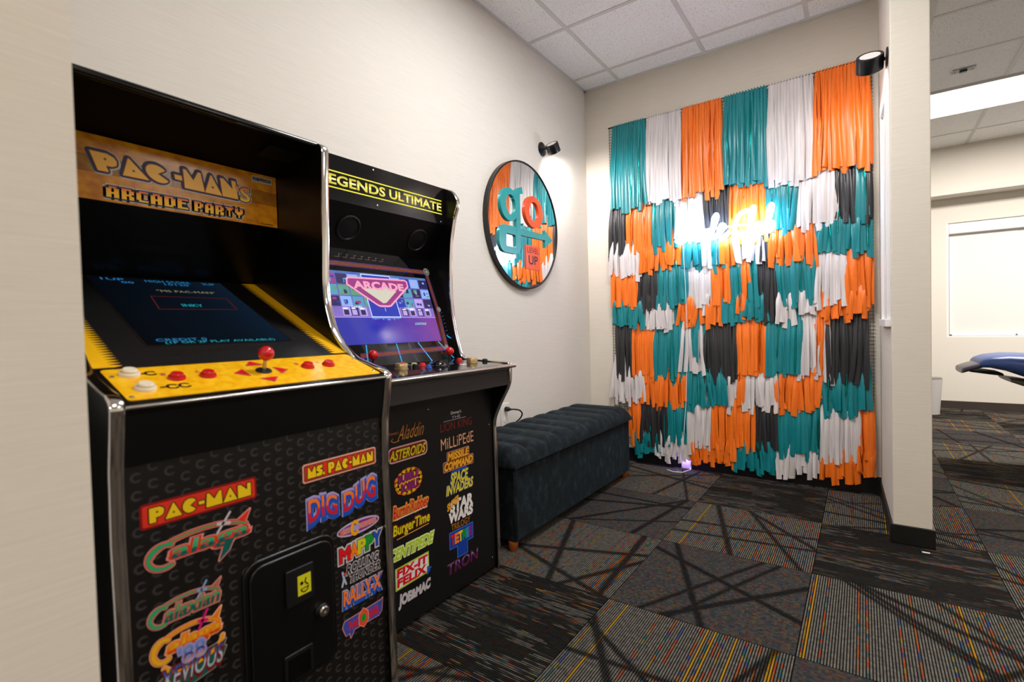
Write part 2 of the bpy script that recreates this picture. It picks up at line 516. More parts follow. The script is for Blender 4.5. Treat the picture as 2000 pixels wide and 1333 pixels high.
# ------------------------------------------------------------------ ceiling lights (one real, by the window wall; the rest added off camera for fill)
LENS = mat('lamp_lens', 'FFFFFF', 0.4, emit='FFF8F0', es=4.5)
METW = mat('white_metal', 'D8D6D2', 0.35)
DARKM = mat('dark_metal_edge', '4A4744', 0.4)
BLADE = mat('louvre_blade', 'B9B6B2', 0.4)
def troffer(x, y, label, sx=1.20, sy=0.645, power=60):
    t = thing('ceiling_light', label, 'ceiling light', (x, y, ZC), 'recessed fluorescent ceiling lights')
    a, b = sx / 2, sy / 2
    mb = MB()
    for q in ((-a, a, -b, -b + 0.015), (-a, a, b - 0.015, b), (-a, -a + 0.015, -b + 0.015, b - 0.015), (a - 0.015, a, -b + 0.015, b - 0.015)):
        mb.box(x + q[0], x + q[1], y + q[2], y + q[3], ZC - 0.014, ZC - 0.002, METW)
    mb.build('frame', t, smooth=False)
    mb = MB(); mb.box(x - a + 0.015, x + a - 0.015, y - b + 0.015, y + b - 0.015, ZC - 0.008, ZC - 0.004, LENS)
    mb.build('diffuser', t, smooth=False)
    mb = MB()
    for k in range(1, 6):
        xx = x - a + sx * k / 6; mb.box(xx - 0.002, xx + 0.002, y - b + 0.015, y + b - 0.015, ZC - 0.010, ZC - 0.0081, BLADE)
    for k in range(1, 3):
        yy = y - b + sy * k / 3; mb.box(x - a + 0.015, x + a - 0.015, yy - 0.002, yy + 0.002, ZC - 0.010, ZC - 0.0081, BLADE)
    mb.build('louvre', t, smooth=False)
    l = bpy.data.lights.new('tube_glow', 'AREA'); l.shape = 'RECTANGLE'; l.size = sx - 0.05; l.size_y = sy - 0.05
    l.energy = power * LIGHT_K; l.color = (1.0, 0.965, 0.92) if y > 2.2 else ((0.97, 0.98, 1.0) if y > 1.5 else (1.0, 0.85, 0.68))
    lo = bpy.data.objects.new('tube_glow', l); COL.objects.link(lo); lo.parent = t; lo.location = (0, 0, -0.02)
    return t
troffer(0.98, 5.70, 'bright recessed ceiling light panel in front of the window wall', 1.24, 0.665, 82)
troffer(2.9, 5.70, 'added off-camera ceiling light panel past the bright one near the window wall', 1.2, 0.62, 82)  # from here on: added fill lamps, none in view
troffer(0.9, 0.6, 'added off-camera ceiling light panel above the open floor by the camera', 1.2, 0.61, 13)
troffer(2.9, 2.4, 'added off-camera ceiling light panel over the outer side of the room', 1.2, 0.61, 22)
troffer(0.6, -2.2, 'added off-camera ceiling light panel over the rear of the room', 1.2, 0.61, 38)
troffer(3.0, -1.2, 'added off-camera ceiling light panel in the rear outer corner of the room', 1.2, 0.61, 38)
troffer(-0.56, 1.85, 'added off-camera ceiling light panel above the two arcade cabinets', 0.60, 0.60, 41)  # no lamp known here; added to brighten the alcove

# ------------------------------------------------------------------ arcade cabinets
BLK = mat('black_laminate', '060607', 0.32, spec=0.4)
BLKM = mat('black_vinyl_matte', '0C0B0C', 0.5, spec=0.3)
BLKG = mat('black_gloss', '040405', 0.12, spec=0.5)
FASC = mat('charcoal_board', '2A2728', 0.5, spec=0.3)
CHROME = mat('chrome_trim', 'E2E0DC', 0.13, metal=1.0)
STEEL = mat('steel', 'B8B4AC', 0.25, metal=1.0)
RED = mat('red_plastic', 'C8141C', 0.22, spec=0.6)
CREAM = mat('cream_plastic', 'E6DCC4', 0.3)
BRASS = mat('champagne_knob', 'BFA878', 0.3, metal=0.6)
RUBR = mat('black_rubber', '101010', 0.5)
GLASS = mat('screen_cover_gloss', '030305', 0.03, spec=0.5)

def ink(name, h, rough=0.35): return mat('ink_' + name, h, rough, spec=0.35)
I_BLK = ink('black', '0A0A0C'); I_WHT = ink('white', 'E6E0DE'); I_YEL = ink('yellow', 'E9C412'); I_RED = ink('red', 'D8321E')
I_DRED = ink('dark_red', '7A1012'); I_ORG = ink('orange', 'EE7A16'); I_AMB = ink('amber', 'E9A01A'); I_BLU = ink('blue', '1C4FB4')
I_NAVY = ink('navy', '14234F'); I_PNK = ink('pink', 'D98E84'); I_GRN = ink('green', '2FA068'); I_DGRN = ink('deep_green', '0B5A55')
I_LIME = ink('lime', 'A9CC1E'); I_PUR = ink('purple', '8A1E86'); I_LAV = ink('lavender', '9E96CC'); I_CYN = ink('cyan', '2A86A8')
I_MAG = ink('magenta', 'D81878'); I_SKY = ink('sky', '86A8D2'); I_BRED = ink('bright_red', 'D3141E'); I_MGRN = ink('mid_green', '109028')
I_COPR = ink('copper', 'B87428'); I_RUST = ink('rust', '8A2A1E'); I_SAND = ink('peach', 'F0B088')
I_GREY = ink('pale_grey', 'C4BEC4')

def two_tone(name, stops, rough=0.35, emis=0.0):
    """ink printed in bands from the bottom to the top of a word"""
    if name in MATS: return MATS[name]
    m = mat(name, 'FFFFFF', rough, spec=0.35); g = NT(m)
    uv = g.new('ShaderNodeUVMap'); uv.uv_map = 'UVMap'
    c = g.ramp(g.sep(uv.outputs[0])[1], stops, 'LINEAR')
    g.color(c)
    if emis:
        g.put(g.b.inputs['Emission Color'], c); g.b.inputs['Emission Strength'].default_value = emis
    return m

def sweep_trim(mb, prof, y, width, m, lift=0.003):
    """T-moulding: a rounded strip over the front edge of a side panel"""
    P = [Vector((p[0], 0, p[1])) for p in prof]
    cs = [(-0.5, -0.002), (-0.5, lift * 0.45), (-0.36, lift * 0.9), (0, lift), (0.36, lift * 0.9), (0.5, lift * 0.45), (0.5, -0.002)]
    n = len(cs); vs = []; fs = []
    for i, p in enumerate(P):
        t = (P[min(i + 1, len(P) - 1)] - P[max(i - 1, 0)]).normalized()
        nr = Vector((-t.z, 0, t.x))
        for a, h in cs:
            q = p + nr * h; vs.append((q.x, y + a * width, q.z))
    for i in range(len(P) - 1):
        for k in range(n - 1):
            fs.append((i * n + k, i * n + k + 1, (i + 1) * n + k + 1, (i + 1) * n + k))
    mb.add(vs, fs, m)

def side_panel(mb, front, xb, y0, y1, m):
    """outline from a front edge going down, closed along the back"""
    pts = [(p[0], y0, p[1]) for p in front] + [(xb, y0, front[-1][1]), (xb, y0, front[0][1])]
    mb.extrude(pts, (0, y1 - y0, 0), m)

def push_button(parent, F, a, b, col, r=0.0165):
    mb = MB(); o = F.p(a, b, 0)
    mb.lathe([(0, 0), (r, 0), (r, 0.0025), (r * 0.93, 0.0055), (r * 0.76, 0.0062), (r * 0.74, 0.004)], o, F.n, col)
    bt = mb.build('push_button', parent)
    mb = MB()
    mb.lathe([(r * 0.72, 0.003), (r * 0.72, 0.0105), (r * 0.62, 0.0125), (0, 0.0118)], o, F.n, col)
    mb.build('plunger', bt)
    return bt
def joystick(parent, F, a, b, h=0.046, tilt=(0, 0), shaft=None):
    mb = MB(); o = F.p(a, b, 0)
    mb.lathe([(0, 0.0005), (0.0185, 0.0005), (0.017, 0.003), (0.006, 0.0035), (0, 0.0035)], o, F.n, RUBR)
    js = mb.build('joystick', parent)
    top = F.p(a + tilt[0], b + tilt[1], h)
    mb = MB(); mb.tube([F.p(a, b, 0.002), top], 0.0042, shaft or STEEL, 12); mb.build('shaft', js)
    mb = MB(); mb.ball(top, 0.0175, RED); mb.build('ball_top', js)
    return js
def screw_part(parent, F, a, b, r=0.004, m=None):
    mb = MB(); mb.lathe([(r, 0), (r, 0.001), (r * 0.5, 0.0022), (0, 0.0024)], F.p(a, b, 0), F.n, m or BLK, 10)
    return mb.build('screw', parent)

# logo letters drawn by hand: blocky letters with pinholes
def pm_word(mb, F, s, a0, b0, a1, b1, face, edge, ew, shear=0.0, gap=0.06, dots=None, h=0.0012, rise=0.0, pinhole=None):
    Wd = {'P': 0.9, 'A': 1.05, 'C': 0.95, '-': 0.5, 'M': 1.15, 'N': 1.0, ' ': 0.4, 'S': 0.85, '.': 0.25}
    tot = sum(Wd[c] for c in s) + gap * (len(s) - 1)
    shapes = []; x = 0.0
    for c in s:
        w_ = Wd[c]; P = None; dot = None
        if c == 'P': P = [(0, 0), (0, 1), (.7, 1), (.95, .86), (1, .66), (.92, .44), (.7, .33), (.44, .33), (.44, 0)]; dot = (.52, .68)
        elif c == 'A': P = [(0, 0), (.47, 1), (.53, 1), (1, 0)]; dot = (.5, .36)
        elif c == 'C': P = [(.5, .5)] + [(.5 + .5 * cos(radians(w)), .5 + .5 * sin(radians(w))) for w in range(32, 329, 12)]
        elif c == '-': P = [(0.1, .36), (0.1, .6), (.9, .6), (.9, .36)]
        elif c == 'M': P = [(0, 0), (.06, 1), (.2, 1), (.5, .5), (.8, 1), (.94, 1), (1, 0)]
        elif c == 'N': P = [(0, 0), (0, 1), (.22, 1), (.72, .52), (.72, 1), (1, 1), (1, 0)]
        elif c == 'S': P = [(0, 0), (0, .3), (.5, .34), (0, .56), (.1, .95), (.4, 1), (1, 1), (1, .72), (.55, .68), (1, .5), (.95, .08), (.6, 0)]
        elif c == '.': P = [(0, 0), (0, .28), (1, .28), (1, 0)]
        if P: shapes.append((x, w_, P, dot))
        x += w_ + gap
    k = (a1 - a0) / tot
    def T(x, w_, p):
        u = x + p[0] * w_
        return (a0 + u * k + shear * (p[1] - 0.5) * (b1 - b0), b0 + p[1] * (b1 - b0) + rise * u / tot)
    for x, w_, P, dot in shapes:
        q = [T(x, w_, p) for p in P]
        if edge: d_line(mb, F, q, ew, edge, h - 0.0003, True)
        d_poly(mb, F, q, face, h)
        if dot and pinhole is not False:
            c = T(x, w_, dot); d_disc(mb, F, c[0], c[1], 0.055 * (b1 - b0) + 0.0004, edge or I_BLK, h + 0.0002, n=10)

def new_logo(parent, name='logo'):
    return MB()

# ===== first cabinet: yellow deck =====
PA = thing('arcade_cabinet', 'black arcade cabinet with yellow control deck and amber marquee, partly behind the near wall edge', 'arcade machine', (-1.40, 0.64, 0.0), 'arcade cabinets against the wall')
front = fillet([(-1.62, 1.606), (-1.372, 1.603), (-1.322, 1.585), (-1.329, 1.452), (-1.334, 1.309), (-1.342, 1.175), (-1.335, 1.109), (-1.307, 1.03), (-1.26, .979), (-1.215, .949), (-1.134, .926), (-1.092, .917), (-1.071, .903), (-1.077, .862), (-1.091, .785), (-1.097, .646), (-1.092, .515), (-1.087, .226), (-1.084, 0.004)], 0.02, 4)
front = [(p[0], p[1]) for p in front]
XB = -1.752
for y0, y1 in ((0.306, 0.328), (0.920, 0.941)):
    mb = MB(); side_panel(mb, [(p[0], p[1]) for p in front], XB, y0, y1, BLK)
    sp = mb.build('side_panel', PA, smooth=False)
    mb = MB(); sweep_trim(mb, front, (y0 + y1) / 2, 0.0235, CHROME, 0.0035)
    mb.build('edge_trim', sp)
HOOD = mat('hood_matte_black', '030303', .6, spec=.12)
mb = MB(); mb.box(XB, -1.36, 0.328, 0.920, 1.585, 1.600, HOOD)
mb.tube([(-1.352, 0.328, 1.5895), (-1.352, 0.920, 1.5895)], 0.0105, BLKG, 14)
mb.extrude([(-1.352, 0.328, 1.584), (-1.575, 0.328, 1.538), (-1.575, 0.328, 1.585), (-1.36, 0.328, 1.592)], (0, 0.592, 0), HOOD)
mb.build('hood', PA)
# speaker grille under the hood
FH = Frame((-1.352, 0, 1.579), (0, 1, 0), (-0.223, 0, -0.046))
mb = MB(); solid(mb, FH, rrect(0.80, 0.05, 0.905, 0.115, 0.01), -0.002, 0.002, BLKM)
mb.build('speaker_grille', PA)
# marquee
def marquee_material():
    m = mat('marquee_amber', 'D08A1E', 0.2, spec=0.35); g = NT(m)
    x, y, z = g.sep(g.pos())
    n = g.noise(g.comb(0.0, g.math('MULTIPLY', y, 26.0), g.math('MULTIPLY', z, 40.0)), 1.0, 2.0)
    base = g.ramp(n, [(0.3, 'A8620A'), (0.5, 'C27C0A'), (0.7, 'D2940E')])
    ln = g.math('SINE', g.math('MULTIPLY', z, 2 * pi / 0.0042))
    band = g.math('MULTIPLY', g.step(z, 1.438, 1.439), g.math('SUBTRACT', 1.0, g.step(z, 1.482, 1.483)))
    k = g.math('MULTIPLY', band, g.step(ln, 0.0, 0.2))
    c = g.mix(k, base, lin('3A2408'))
    g.color(c)
    g.put(g.b.inputs['Emission Color'], c); g.b.inputs['Emission Strength'].default_value = 0.05  # faint emission added, though this marquee is not backlit
    g.b.inputs['Coat Weight'].default_value = 0.0
    return m
FM = Frame((-1.5735, 0, 0), (0, 1, 0), (0, 0, 1))
mb = MB(); mb.box(-1.58, -1.5735, 0.330, 0.918, 1.371, 1.534, marquee_material())
mq = mb.build('marquee', PA, smooth=False)
mb = MB()
WG = ink('warm_grey', 'CFC6BA'); MY = mat('marquee_yellow', 'E8A81C', 0.3, emit='E8A81C', es=0.08)  # lettering also lifted by a slight added emission
MORG = two_tone('marquee_yellow_orange', [(0.0, 'E9B822'), (0.55, 'E9A81C'), (1.0, 'D2541A')], 0.3, 0.08)
def marq_word(s, a0, b0, a1, b1, rise, sh, ph):
    pm_word(mb, FM, s, a0, b0, a1, b1, WG, WG, 0.018, sh, 0.03, None, 0.0010, rise, pinhole=False)
    pm_word(mb, FM, s, a0 - 0.002, b0 + 0.001, a1 - 0.002, b1 + 0.002, I_NAVY, I_NAVY, 0.013, sh, 0.03, None, 0.0016, rise, pinhole=False)
    pm_word(mb, FM, s, a0, b0, a1, b1, MY, I_RUST, 0.004, sh, 0.03, None, 0.0024, rise)
marq_word('PAC', 0.440, 1.446, 0.606, 1.492, -0.002, -0.35, True)
marq_word('-MAN', 0.618, 1.444, 0.790, 1.497, -0.004, -0.12, True)
d_text(mb, FM, "'S", 0.786, 1.436, 0.830, 1.482, WG, 0.0012, 0.02, 0.06)
d_text(mb, FM, "'S", 0.786, 1.436, 0.830, 1.482, I_NAVY, 0.0018, 0.02, 0.03)
d_text(mb, FM, "'S", 0.787, 1.437, 0.829, 1.481, MORG, 0.0026, 0.02)
mb.build('title_lettering', mq, flip=False, smooth=False)
mb = MB()
PIX = {'A': '01110 11011 11011 11111 11011 11011', 'R': '11110 11011 11011 11110 11011 11011', 'C': '01111 11000 11000 11000 11000 01111',
       'D': '11110 11011 11011 11011 11011 11110', 'E': '11111 11000 11110 11000 11000 11111', 'P': '11110 11011 11011 11110 11000 11000',
       'T': '11111 01110 00100 00100 00100 00100', 'Y': '11011 11011 11111 01110 00100 00100'}
def pix_word(s, a0, b0, a1, b1, m, ex, h):
    n = len(s) * 6 - 1
    cw = (a1 - a0) / n; ch = (b1 - b0) / 6
    for i, c in enumerate(s):
        if c == ' ': continue
        for r_, rowb in enumerate(PIX[c].split()):
            k = 0
            while k < 5:
                if rowb[k] == '1':
                    e = k
                    while e < 5 and rowb[e] == '1': e += 1
                    A0 = a0 + (i * 6 + k) * cw; A1 = a0 + (i * 6 + e) * cw
                    B1 = b1 - r_ * ch; B0 = B1 - ch
                    mb.add([FM.p(A0 - ex, B0 - ex, h), FM.p(A1 + ex, B0 - ex, h), FM.p(A1 + ex, B1 + ex, h), FM.p(A0 - ex, B1 + ex, h)], [(0, 1, 2, 3)], m,
                           [(0, (5 - r_) / 6), (1, (5 - r_) / 6), (1, (6 - r_) / 6), (0, (6 - r_) / 6)])
                    k = e
                else: k += 1
for s, a, b in (('ARCADE', 0.463, 0.652), ('PARTY', 0.668, 0.806)):
    pix_word(s, a, 1.383, b, 1.411, WG, 0.0062, 0.0008)
    pix_word(s, a, 1.383, b, 1.411, I_NAVY, 0.0036, 0.0014)
    pix_word(s, a, 1.383, b, 1.411, MORG, 0.0, 0.0022)
mb.build('subtitle_lettering', mq, flip=False, smooth=False)
mb = MB()
d_rect(mb, FM, 0.838, 1.506, 0.904, 1.526, WG, 0.0009)
d_text(mb, FM, 'namco', 0.842, 1.5115, 0.900, 1.5205, I_BLK, 0.0016, 0.03)
mb.build('maker_plate', mq, flip=False, smooth=False)
mb = MB(); d_rect(mb, FM, 0.862, 1.3765, 0.904, 1.3785, I_BLK, 0.0012); mb.build('fine_print', mq, flip=False, smooth=False)
# smoked glass over the monitor
mb = MB()
mb.extrude([(-1.5735, 0.328, 1.370), (-1.578, 0.328, 1.370), (-1.744, 0.328, 1.205), (-1.744, 0.328, 1.195), (-1.738, 0.328, 1.196)], (0, 0.592, 0), mat('smoked_shroud', '020203', 0.3, spec=0.3))
mb.build('monitor_shroud', PA, smooth=False)
FSb = Frame((-1.236, 0, 0.96), (0, 1, 0), (-0.504, 0, 0.240))
def scr_material():
    m = mat('monitor_dim', '04060A', 0.08, spec=0.5); g = NT(m)
    uv = g.new('ShaderNodeUVMap'); uv.uv_map = 'UVMap'
    u_, v_, w_ = g.sep(uv.outputs[0])
    c = g.ramp(u_, [(0.0, '03060C'), (0.6, '07101A'), (1.0, '0E1C2C')])
    g.put(g.b.inputs['Emission Color'], c); g.b.inputs['Emission Strength'].default_value = 1.0
    return m
mb = MB(); solid(mb, FSb, [(0.328, 0.0), (0.920, 0.0), (0.920, 0.555), (0.328, 0.555)], -0.012, 0.0, BLKM)
bz = mb.build('monitor_bezel', PA, smooth=False)
mb = MB(); d_rect(mb, FSb, 0.455, 0.10, 0.80, 0.54, scr_material(), 0.0012)
d_line(mb, FSb, [(0.452, 0.097), (0.803, 0.097), (0.803, 0.543), (0.452, 0.543)], 0.004, ink('bezel_brown', '1A1412'), 0.001, True)
scn = mb.build('screen', PA, flip=False, smooth=False)
GLOWB = mat('glow_blue', '000000', emit='2E8FD0', es=0.55); GLOWC = mat('glow_cyan', '000000', emit='19B7C8', es=0.6)
GLOWW = mat('glow_pale', '000000', emit='9A9670', es=0.6); GLOWR = mat('glow_maroon', '000000', emit='5A1018', es=0.8)
for s, a0, b0, a1, b1, m in (('1UP', .482, .517, .535, .533, GLOWB), ('00', .523, .497, .552, .511, GLOWB), ('HIGH SCORE', .585, .515, .703, .531, GLOWB), ('10120', .628, .496, .692, .510, GLOWB),
                             ('2UP', .738, .515, .775, .530, GLOWB), ('"MS PAC-MAN"', .590, .440, .745, .455, GLOWW), ('INKY', .615, .333, .668, .351, GLOWC),
                             ('CREDIT 0', .478, .116, .588, .130, GLOWB), ('(1P OR 2P PLAY AVAILABLE)', .492, .099, .757, .114, GLOWC)):
    mb = MB(); d_text(mb, FSb, s, a0, b0, a1, b1, m, 0.0022, 0.012); mb.build('screen_text', scn, flip=False, smooth=False)
mb = MB(); d_line(mb, FSb, [(.561, .404), (.550, .312), (.753, .318), (.760, .403), (.561, .404)], 0.003, GLOWR, 0.002)
mb.build('screen_outline', scn, flip=False, smooth=False)
# saw-edged yellow bands along both sides of the bezel
YEL = mat('cabinet_yellow', 'EDB417', 0.3, spec=0.4)
def deck_material():
    m = mat('deck_yellow', 'F2B511', 0.28, spec=0.4); g = NT(m)
    x, y, z = g.sep(g.pos())
    n = g.noise(g.comb(g.math('MULTIPLY', x, 55.0), g.math('MULTIPLY', y, 55.0), 0.0), 1.0, 1.0)
    g.color(g.ramp(n, [(0.35, 'EDAA0C'), (0.5, 'F3B814'), (0.65, 'F7C222')]))
    return m
DECK = deck_material()
for a_out, sg in ((0.3295, 1), (0.919, -1)):
    mb = MB(); P = [(a_out, 0.004), (a_out, 0.55)]
    nT = 46; inner = []
    for i in range(nT):
        b = 0.55 - 0.546 * i / nT
        wid = 0.052
        inner += [(a_out + sg * (wid - 0.024), b), (a_out + sg * (wid), b - 0.546 / nT * 0.5)]
    inner.append((a_out + sg * 0.036, 0.004))
    d_poly(mb, FSb, P + inner, YEL, 0.0012)
    mb.build('side_band', bz, flip=False, smooth=False)
mb = MB()
rr = random.Random(4)
for k in range(12):
    a = .47 + .02 * k; b = .045 + rr.random() * .02
    d_line(mb, FSb, [(a, b), (a + .012, b), (a + .012, b + .018), (a + .03, b + .018)], 0.0014, ink('circuit_brown', '2E2018'), 0.0012)
mb.build('circuit_print', bz, flip=False, smooth=False)
# control deck
FD = Frame((-1.071, 0, 0.903), (0, 1, 0), (-0.165, 0, 0.057))
mb = MB(); solid(mb, FD, [(0.328, -0.004), (0.920, -0.004), (0.920, 0.1745), (0.328, 0.1745)], -0.02, 0.0, BLK)
dk = mb.build('control_deck', PA, smooth=False)
mb = MB(); solid(mb, FD, rrect(0.338, 0.012, 0.914, 0.168, 0.008), 0.0, 0.0012, DECK)
dy = mb.build('deck_overlay', dk)
FD2 = Frame(FD.p(0, 0, 0.0012), FD.u, FD.v)
SL = 0.1746
for a, b in ((0.347, 0.129), (0.347, 0.026), (0.906, 0.125), (0.906, 0.034)): screw_part(dk, FD2, a, b, 0.0045, STEEL)
for (a, b, two) in ((0.413, SL - 0.042, False), (0.425, SL - 0.118, True)):
    mb = MB()
    for k in range(2 if two else 1):
        d_line(mb, FD2, arc(a + 0.022 * k, b, 0.0095, 0.0095, 40, 320), 0.005, I_BLK, 0.0006)
    d_line(mb, FD2, [(a - 0.02, b), (a - 0.009, b)], 0.006, I_BLK, 0.0006)
    mb.build('player_symbol', dk, flip=False, smooth=False)
for k, (a, b, w0) in enumerate(((0.628, SL - 0.030, 90), (0.578, SL - 0.080, 180), (0.673, SL - 0.082, 0), (0.621, SL - 0.130, 270))):
    mb = MB(); t_ = radians(w0); T3 = [(a + 0.019 * cos(t_) * .8, b + 0.019 * sin(t_) * .8), (a - 0.010 * cos(t_) - 0.020 * sin(t_), b - 0.010 * sin(t_) + 0.020 * cos(t_)), (a - 0.010 * cos(t_) + 0.020 * sin(t_), b - 0.010 * sin(t_) - 0.020 * cos(t_))]
    d_line(mb, FD2, T3, 0.0035, I_BLK, 0.0005, True); d_line(mb, FD2, T3, 0.0022, I_PNK, 0.0008, True); d_poly(mb, FD2, T3, I_BRED, 0.0011)
    mb.build('direction_arrow', dk, flip=False, smooth=False)
for s, a, b in (('B', .428, .118), ('A', .492, .118), ('B', .726, .118), ('A', .786, .118)):
    mb = MB(); d_text(mb, FD2, s, a, b, a + .008, b + .010, I_PNK, 0.0006, 0.03, 0.03); d_text(mb, FD2, s, a, b, a + .008, b + .010, I_BRED, 0.0009, 0.01)
    mb.build('button_letter', dk, flip=False, smooth=False)
for a, b in ((0.377, SL - 0.040), (0.379, SL - 0.116)): push_button(PA, FD2, a, b, CREAM, 0.0185)
for a, b in ((0.447, SL - 0.078), (0.507, SL - 0.079), (0.746, SL - 0.077), (0.807, SL - 0.076)): push_button(PA, FD2, a, b, RED, 0.0165)
joystick(PA, FD2, 0.630, SL - 0.079, 0.044)
mb = MB(); mb.tube([(-1.0695, 0.328, 0.897), (-1.0695, 0.920, 0.897)], 0.0045, CHROME, 10)
mb.build('deck_edge_trim', PA)
mb = MB()
mb.extrude([(-1.074, 0.328, 0.893), (-1.093, 0.328, 0.786), (-1.12, 0.328, 0.786), (-1.10, 0.328, 0.893)], (0, 0.592, 0), BLK)
mb.build('fascia', PA, smooth=False)
# printed front panel with crescents
def crescent_material():
    m = mat('crescent_print', '0B0A0A', 0.35, spec=0.35); g = NT(m)
    x, y, z = g.sep(g.pos())
    X = g.math('DIVIDE', g.math('ADD', y, 5.0), 0.0275)
    col = g.math('FLOOR', X); fx = g.math('SUBTRACT', g.math('SUBTRACT', X, col), 0.5)
    par = g.math('FLOORED_MODULO', col, 2.0)
    Z = g.math('ADD', g.math('DIVIDE', g.math('ADD', z, 5.0), 0.034), g.math('MULTIPLY', par, 0.5))
    fz = g.math('SUBTRACT', g.math('SUBTRACT', Z, g.math('FLOOR', Z)), 0.5)
    fx2 = g.math('MULTIPLY', fx, 0.0275); fz2 = g.math('MULTIPLY', fz, 0.034)
    r = g.math('SQRT', g.math('ADD', g.math('MULTIPLY', fx2, fx2), g.math('MULTIPLY', fz2, fz2)))
    ring = g.math('MULTIPLY', g.step(r, 0.0048, 0.0056), g.math('SUBTRACT', 1.0, g.step(r, 0.0092, 0.0100)))
    gap = g.math('SUBTRACT', 1.0, g.math('MULTIPLY', g.step(fx2, 0.0008, 0.0014), g.math('SUBTRACT', 1.0, g.step(g.math('ABSOLUTE', fz2), 0.0042, 0.005))))
    k = g.math('MULTIPLY', ring, gap)
    c = g.mix(k, lin('121010'), lin('343130'))
    g.color(c)
    return m
mb = MB(); mb.box(-1.112, -1.0975, 0.328, 0.920, 0.004, 0.786, crescent_material())
fp = mb.build('front_panel', PA, smooth=False)
mb = MB(); mb.box(XB, XB + 0.015, 0.328, 0.920, 0.02, 1.585, BLK); mb.box(XB + 0.015, -1.13, 0.328, 0.92, 0.02, 0.035, BLK)
mb.build('carcass', PA, smooth=False)
FP = Frame((-1.0975, 0, 0), (0, 1, 0), (0, 0, 1))
def sign(parent, F, a0, b0, a1, b1, s, edge, fill, face, out):
    mb = MB()
    if edge: solid(mb, F, rrect(a0, b0, a1, b1, 0.006), 0.0, 0.0006, edge)
    e = 0.004
    d_poly(mb, F, rrect(a0 + e, b0 + e, a1 - e, b1 - e, 0.004), out, 0.0010)
    d_poly(mb, F, rrect(a0 + e * 1.5, b0 + e * 1.5, a1 - e * 1.5, b1 - e * 1.5, 0.004), fill, 0.0013)
    return mb
mb = sign(fp, FP, .351, .662, .569, .710, '', I_DRED, I_RED, I_YEL, I_RED)
pm_word(mb, FP, 'PAC-MAN', .366, .672, .556, .700, I_YEL, I_BLK, 0.004, 0, .05, h=0.0020)
mb.build('title_sticker', fp, flip=False, smooth=False)
mb = sign(fp, FP, .680, .661, .899, .707, '', ink('pale_pink', 'E0A08C'), I_RED, I_YEL, I_BLK)
pm_word(mb, FP, 'MS. PAC-MAN', .692, .671, .888, .697, I_YEL, I_BLK, 0.004, 0, .05, h=0.0020)
mb.build('title_sticker', fp, flip=False, smooth=False)

def swoosh_logo(s, a0, b0, a1, b1, face, mid, rim, ship, tail=None, extra=None, arc_m=None):
    """lettering with a big initial, an arc over the word and a small dart"""
    mb = MB(); w_ = a1 - a0; h_ = b1 - b0
    P = arc(a0 + w_ * .50, b0 + h_ * .36, w_ * .46, h_ * .46, 172, 22)
    d_line(mb, FP, P, h_ * .17, rim, 0.0008); d_line(mb, FP, P, h_ * .12, mid, 0.0011); d_line(mb, FP, P, h_ * .05, arc_m or face, 0.0014)
    H = [(a0 + w_ * .90, b0 + h_ * .52), (a0 + w_ * .97, b0 + h_ * .97), (a0 + w_ * .83, b0 + h_ * .72)]
    d_line(mb, FP, H, h_ * .08, rim, 0.0008, True); d_poly(mb, FP, H, mid, 0.0012)
    C = arc(a0 + w_ * .15, b0 + h_ * .36, w_ * .13, h_ * .33, 60, 300)
    d_line(mb, FP, C, h_ * .20, rim, 0.0009); d_line(mb, FP, C, h_ * .15, mid, 0.0013); d_line(mb, FP, C, h_ * .10, face, 0.0016)
    a_, b_ = a0 + w_ * .22, b0 + h_ * .10
    d_text(mb, FP, s, a_, b_, a1 - w_ * .06, b0 + h_ * .60, rim, 0.0010, 0.02, 0.11, 0.25)
    d_text(mb, FP, s, a_, b_, a1 - w_ * .06, b0 + h_ * .60, mid, 0.0014, 0.02, 0.06, 0.25)
    d_text(mb, FP, s, a_, b_, a1 - w_ * .06, b0 + h_ * .60, face, 0.0018, 0.02, 0.0, 0.25)
    if tail:
        Tl = [(a0 + w_ * .70, b0 + h_ * .2), (a0 + w_ * .80, b0 + h_ * .25), (a0 + w_ * .74, b0 - h_ * .1), (a0 + w_ * .64, b0 - h_ * .33)]
        d_line(mb, FP, Tl, h_ * .08, rim, 0.0008, True); d_poly(mb, FP, Tl, tail, 0.0017)
    c = (a0 + w_ * .70, b0 + h_ * .78)
    d_line(mb, FP, [(c[0] - w_ * .07, c[1] - h_ * .25), (c[0] + w_ * .06, c[1] + h_ * .28)], h_ * .07, ship, 0.0021)
    d_line(mb, FP, [(c[0] - w_ * .06, c[1] + h_ * .02), (c[0] + w_ * .05, c[1] - h_ * .05)], h_ * .10, ship, 0.0021)
    if extra: extra(mb, w_, h_)
    return mb
GAL = two_tone('print_green_split', [(0.0, '0A5A54'), (0.46, '0A5A54'), (0.5, '2FA06C'), (1.0, '52B47C')])
swoosh_logo('alaga', .357, .577, .559, .645, GAL, I_RED, I_PNK, I_GREY, I_DGRN).build('game_logo', fp, flip=False, smooth=False)
swoosh_logo('alaxian', .357, .469, .492, .522, GAL, ink('brick', 'B0644A'), I_PNK, I_SKY).build('game_logo', fp, flip=False, smooth=False)
FIRE = two_tone('print_fire', [(0.0, 'C0200C'), (0.35, 'D8480E'), (0.5, 'E8B01C'), (1.0, 'EE8A14')])
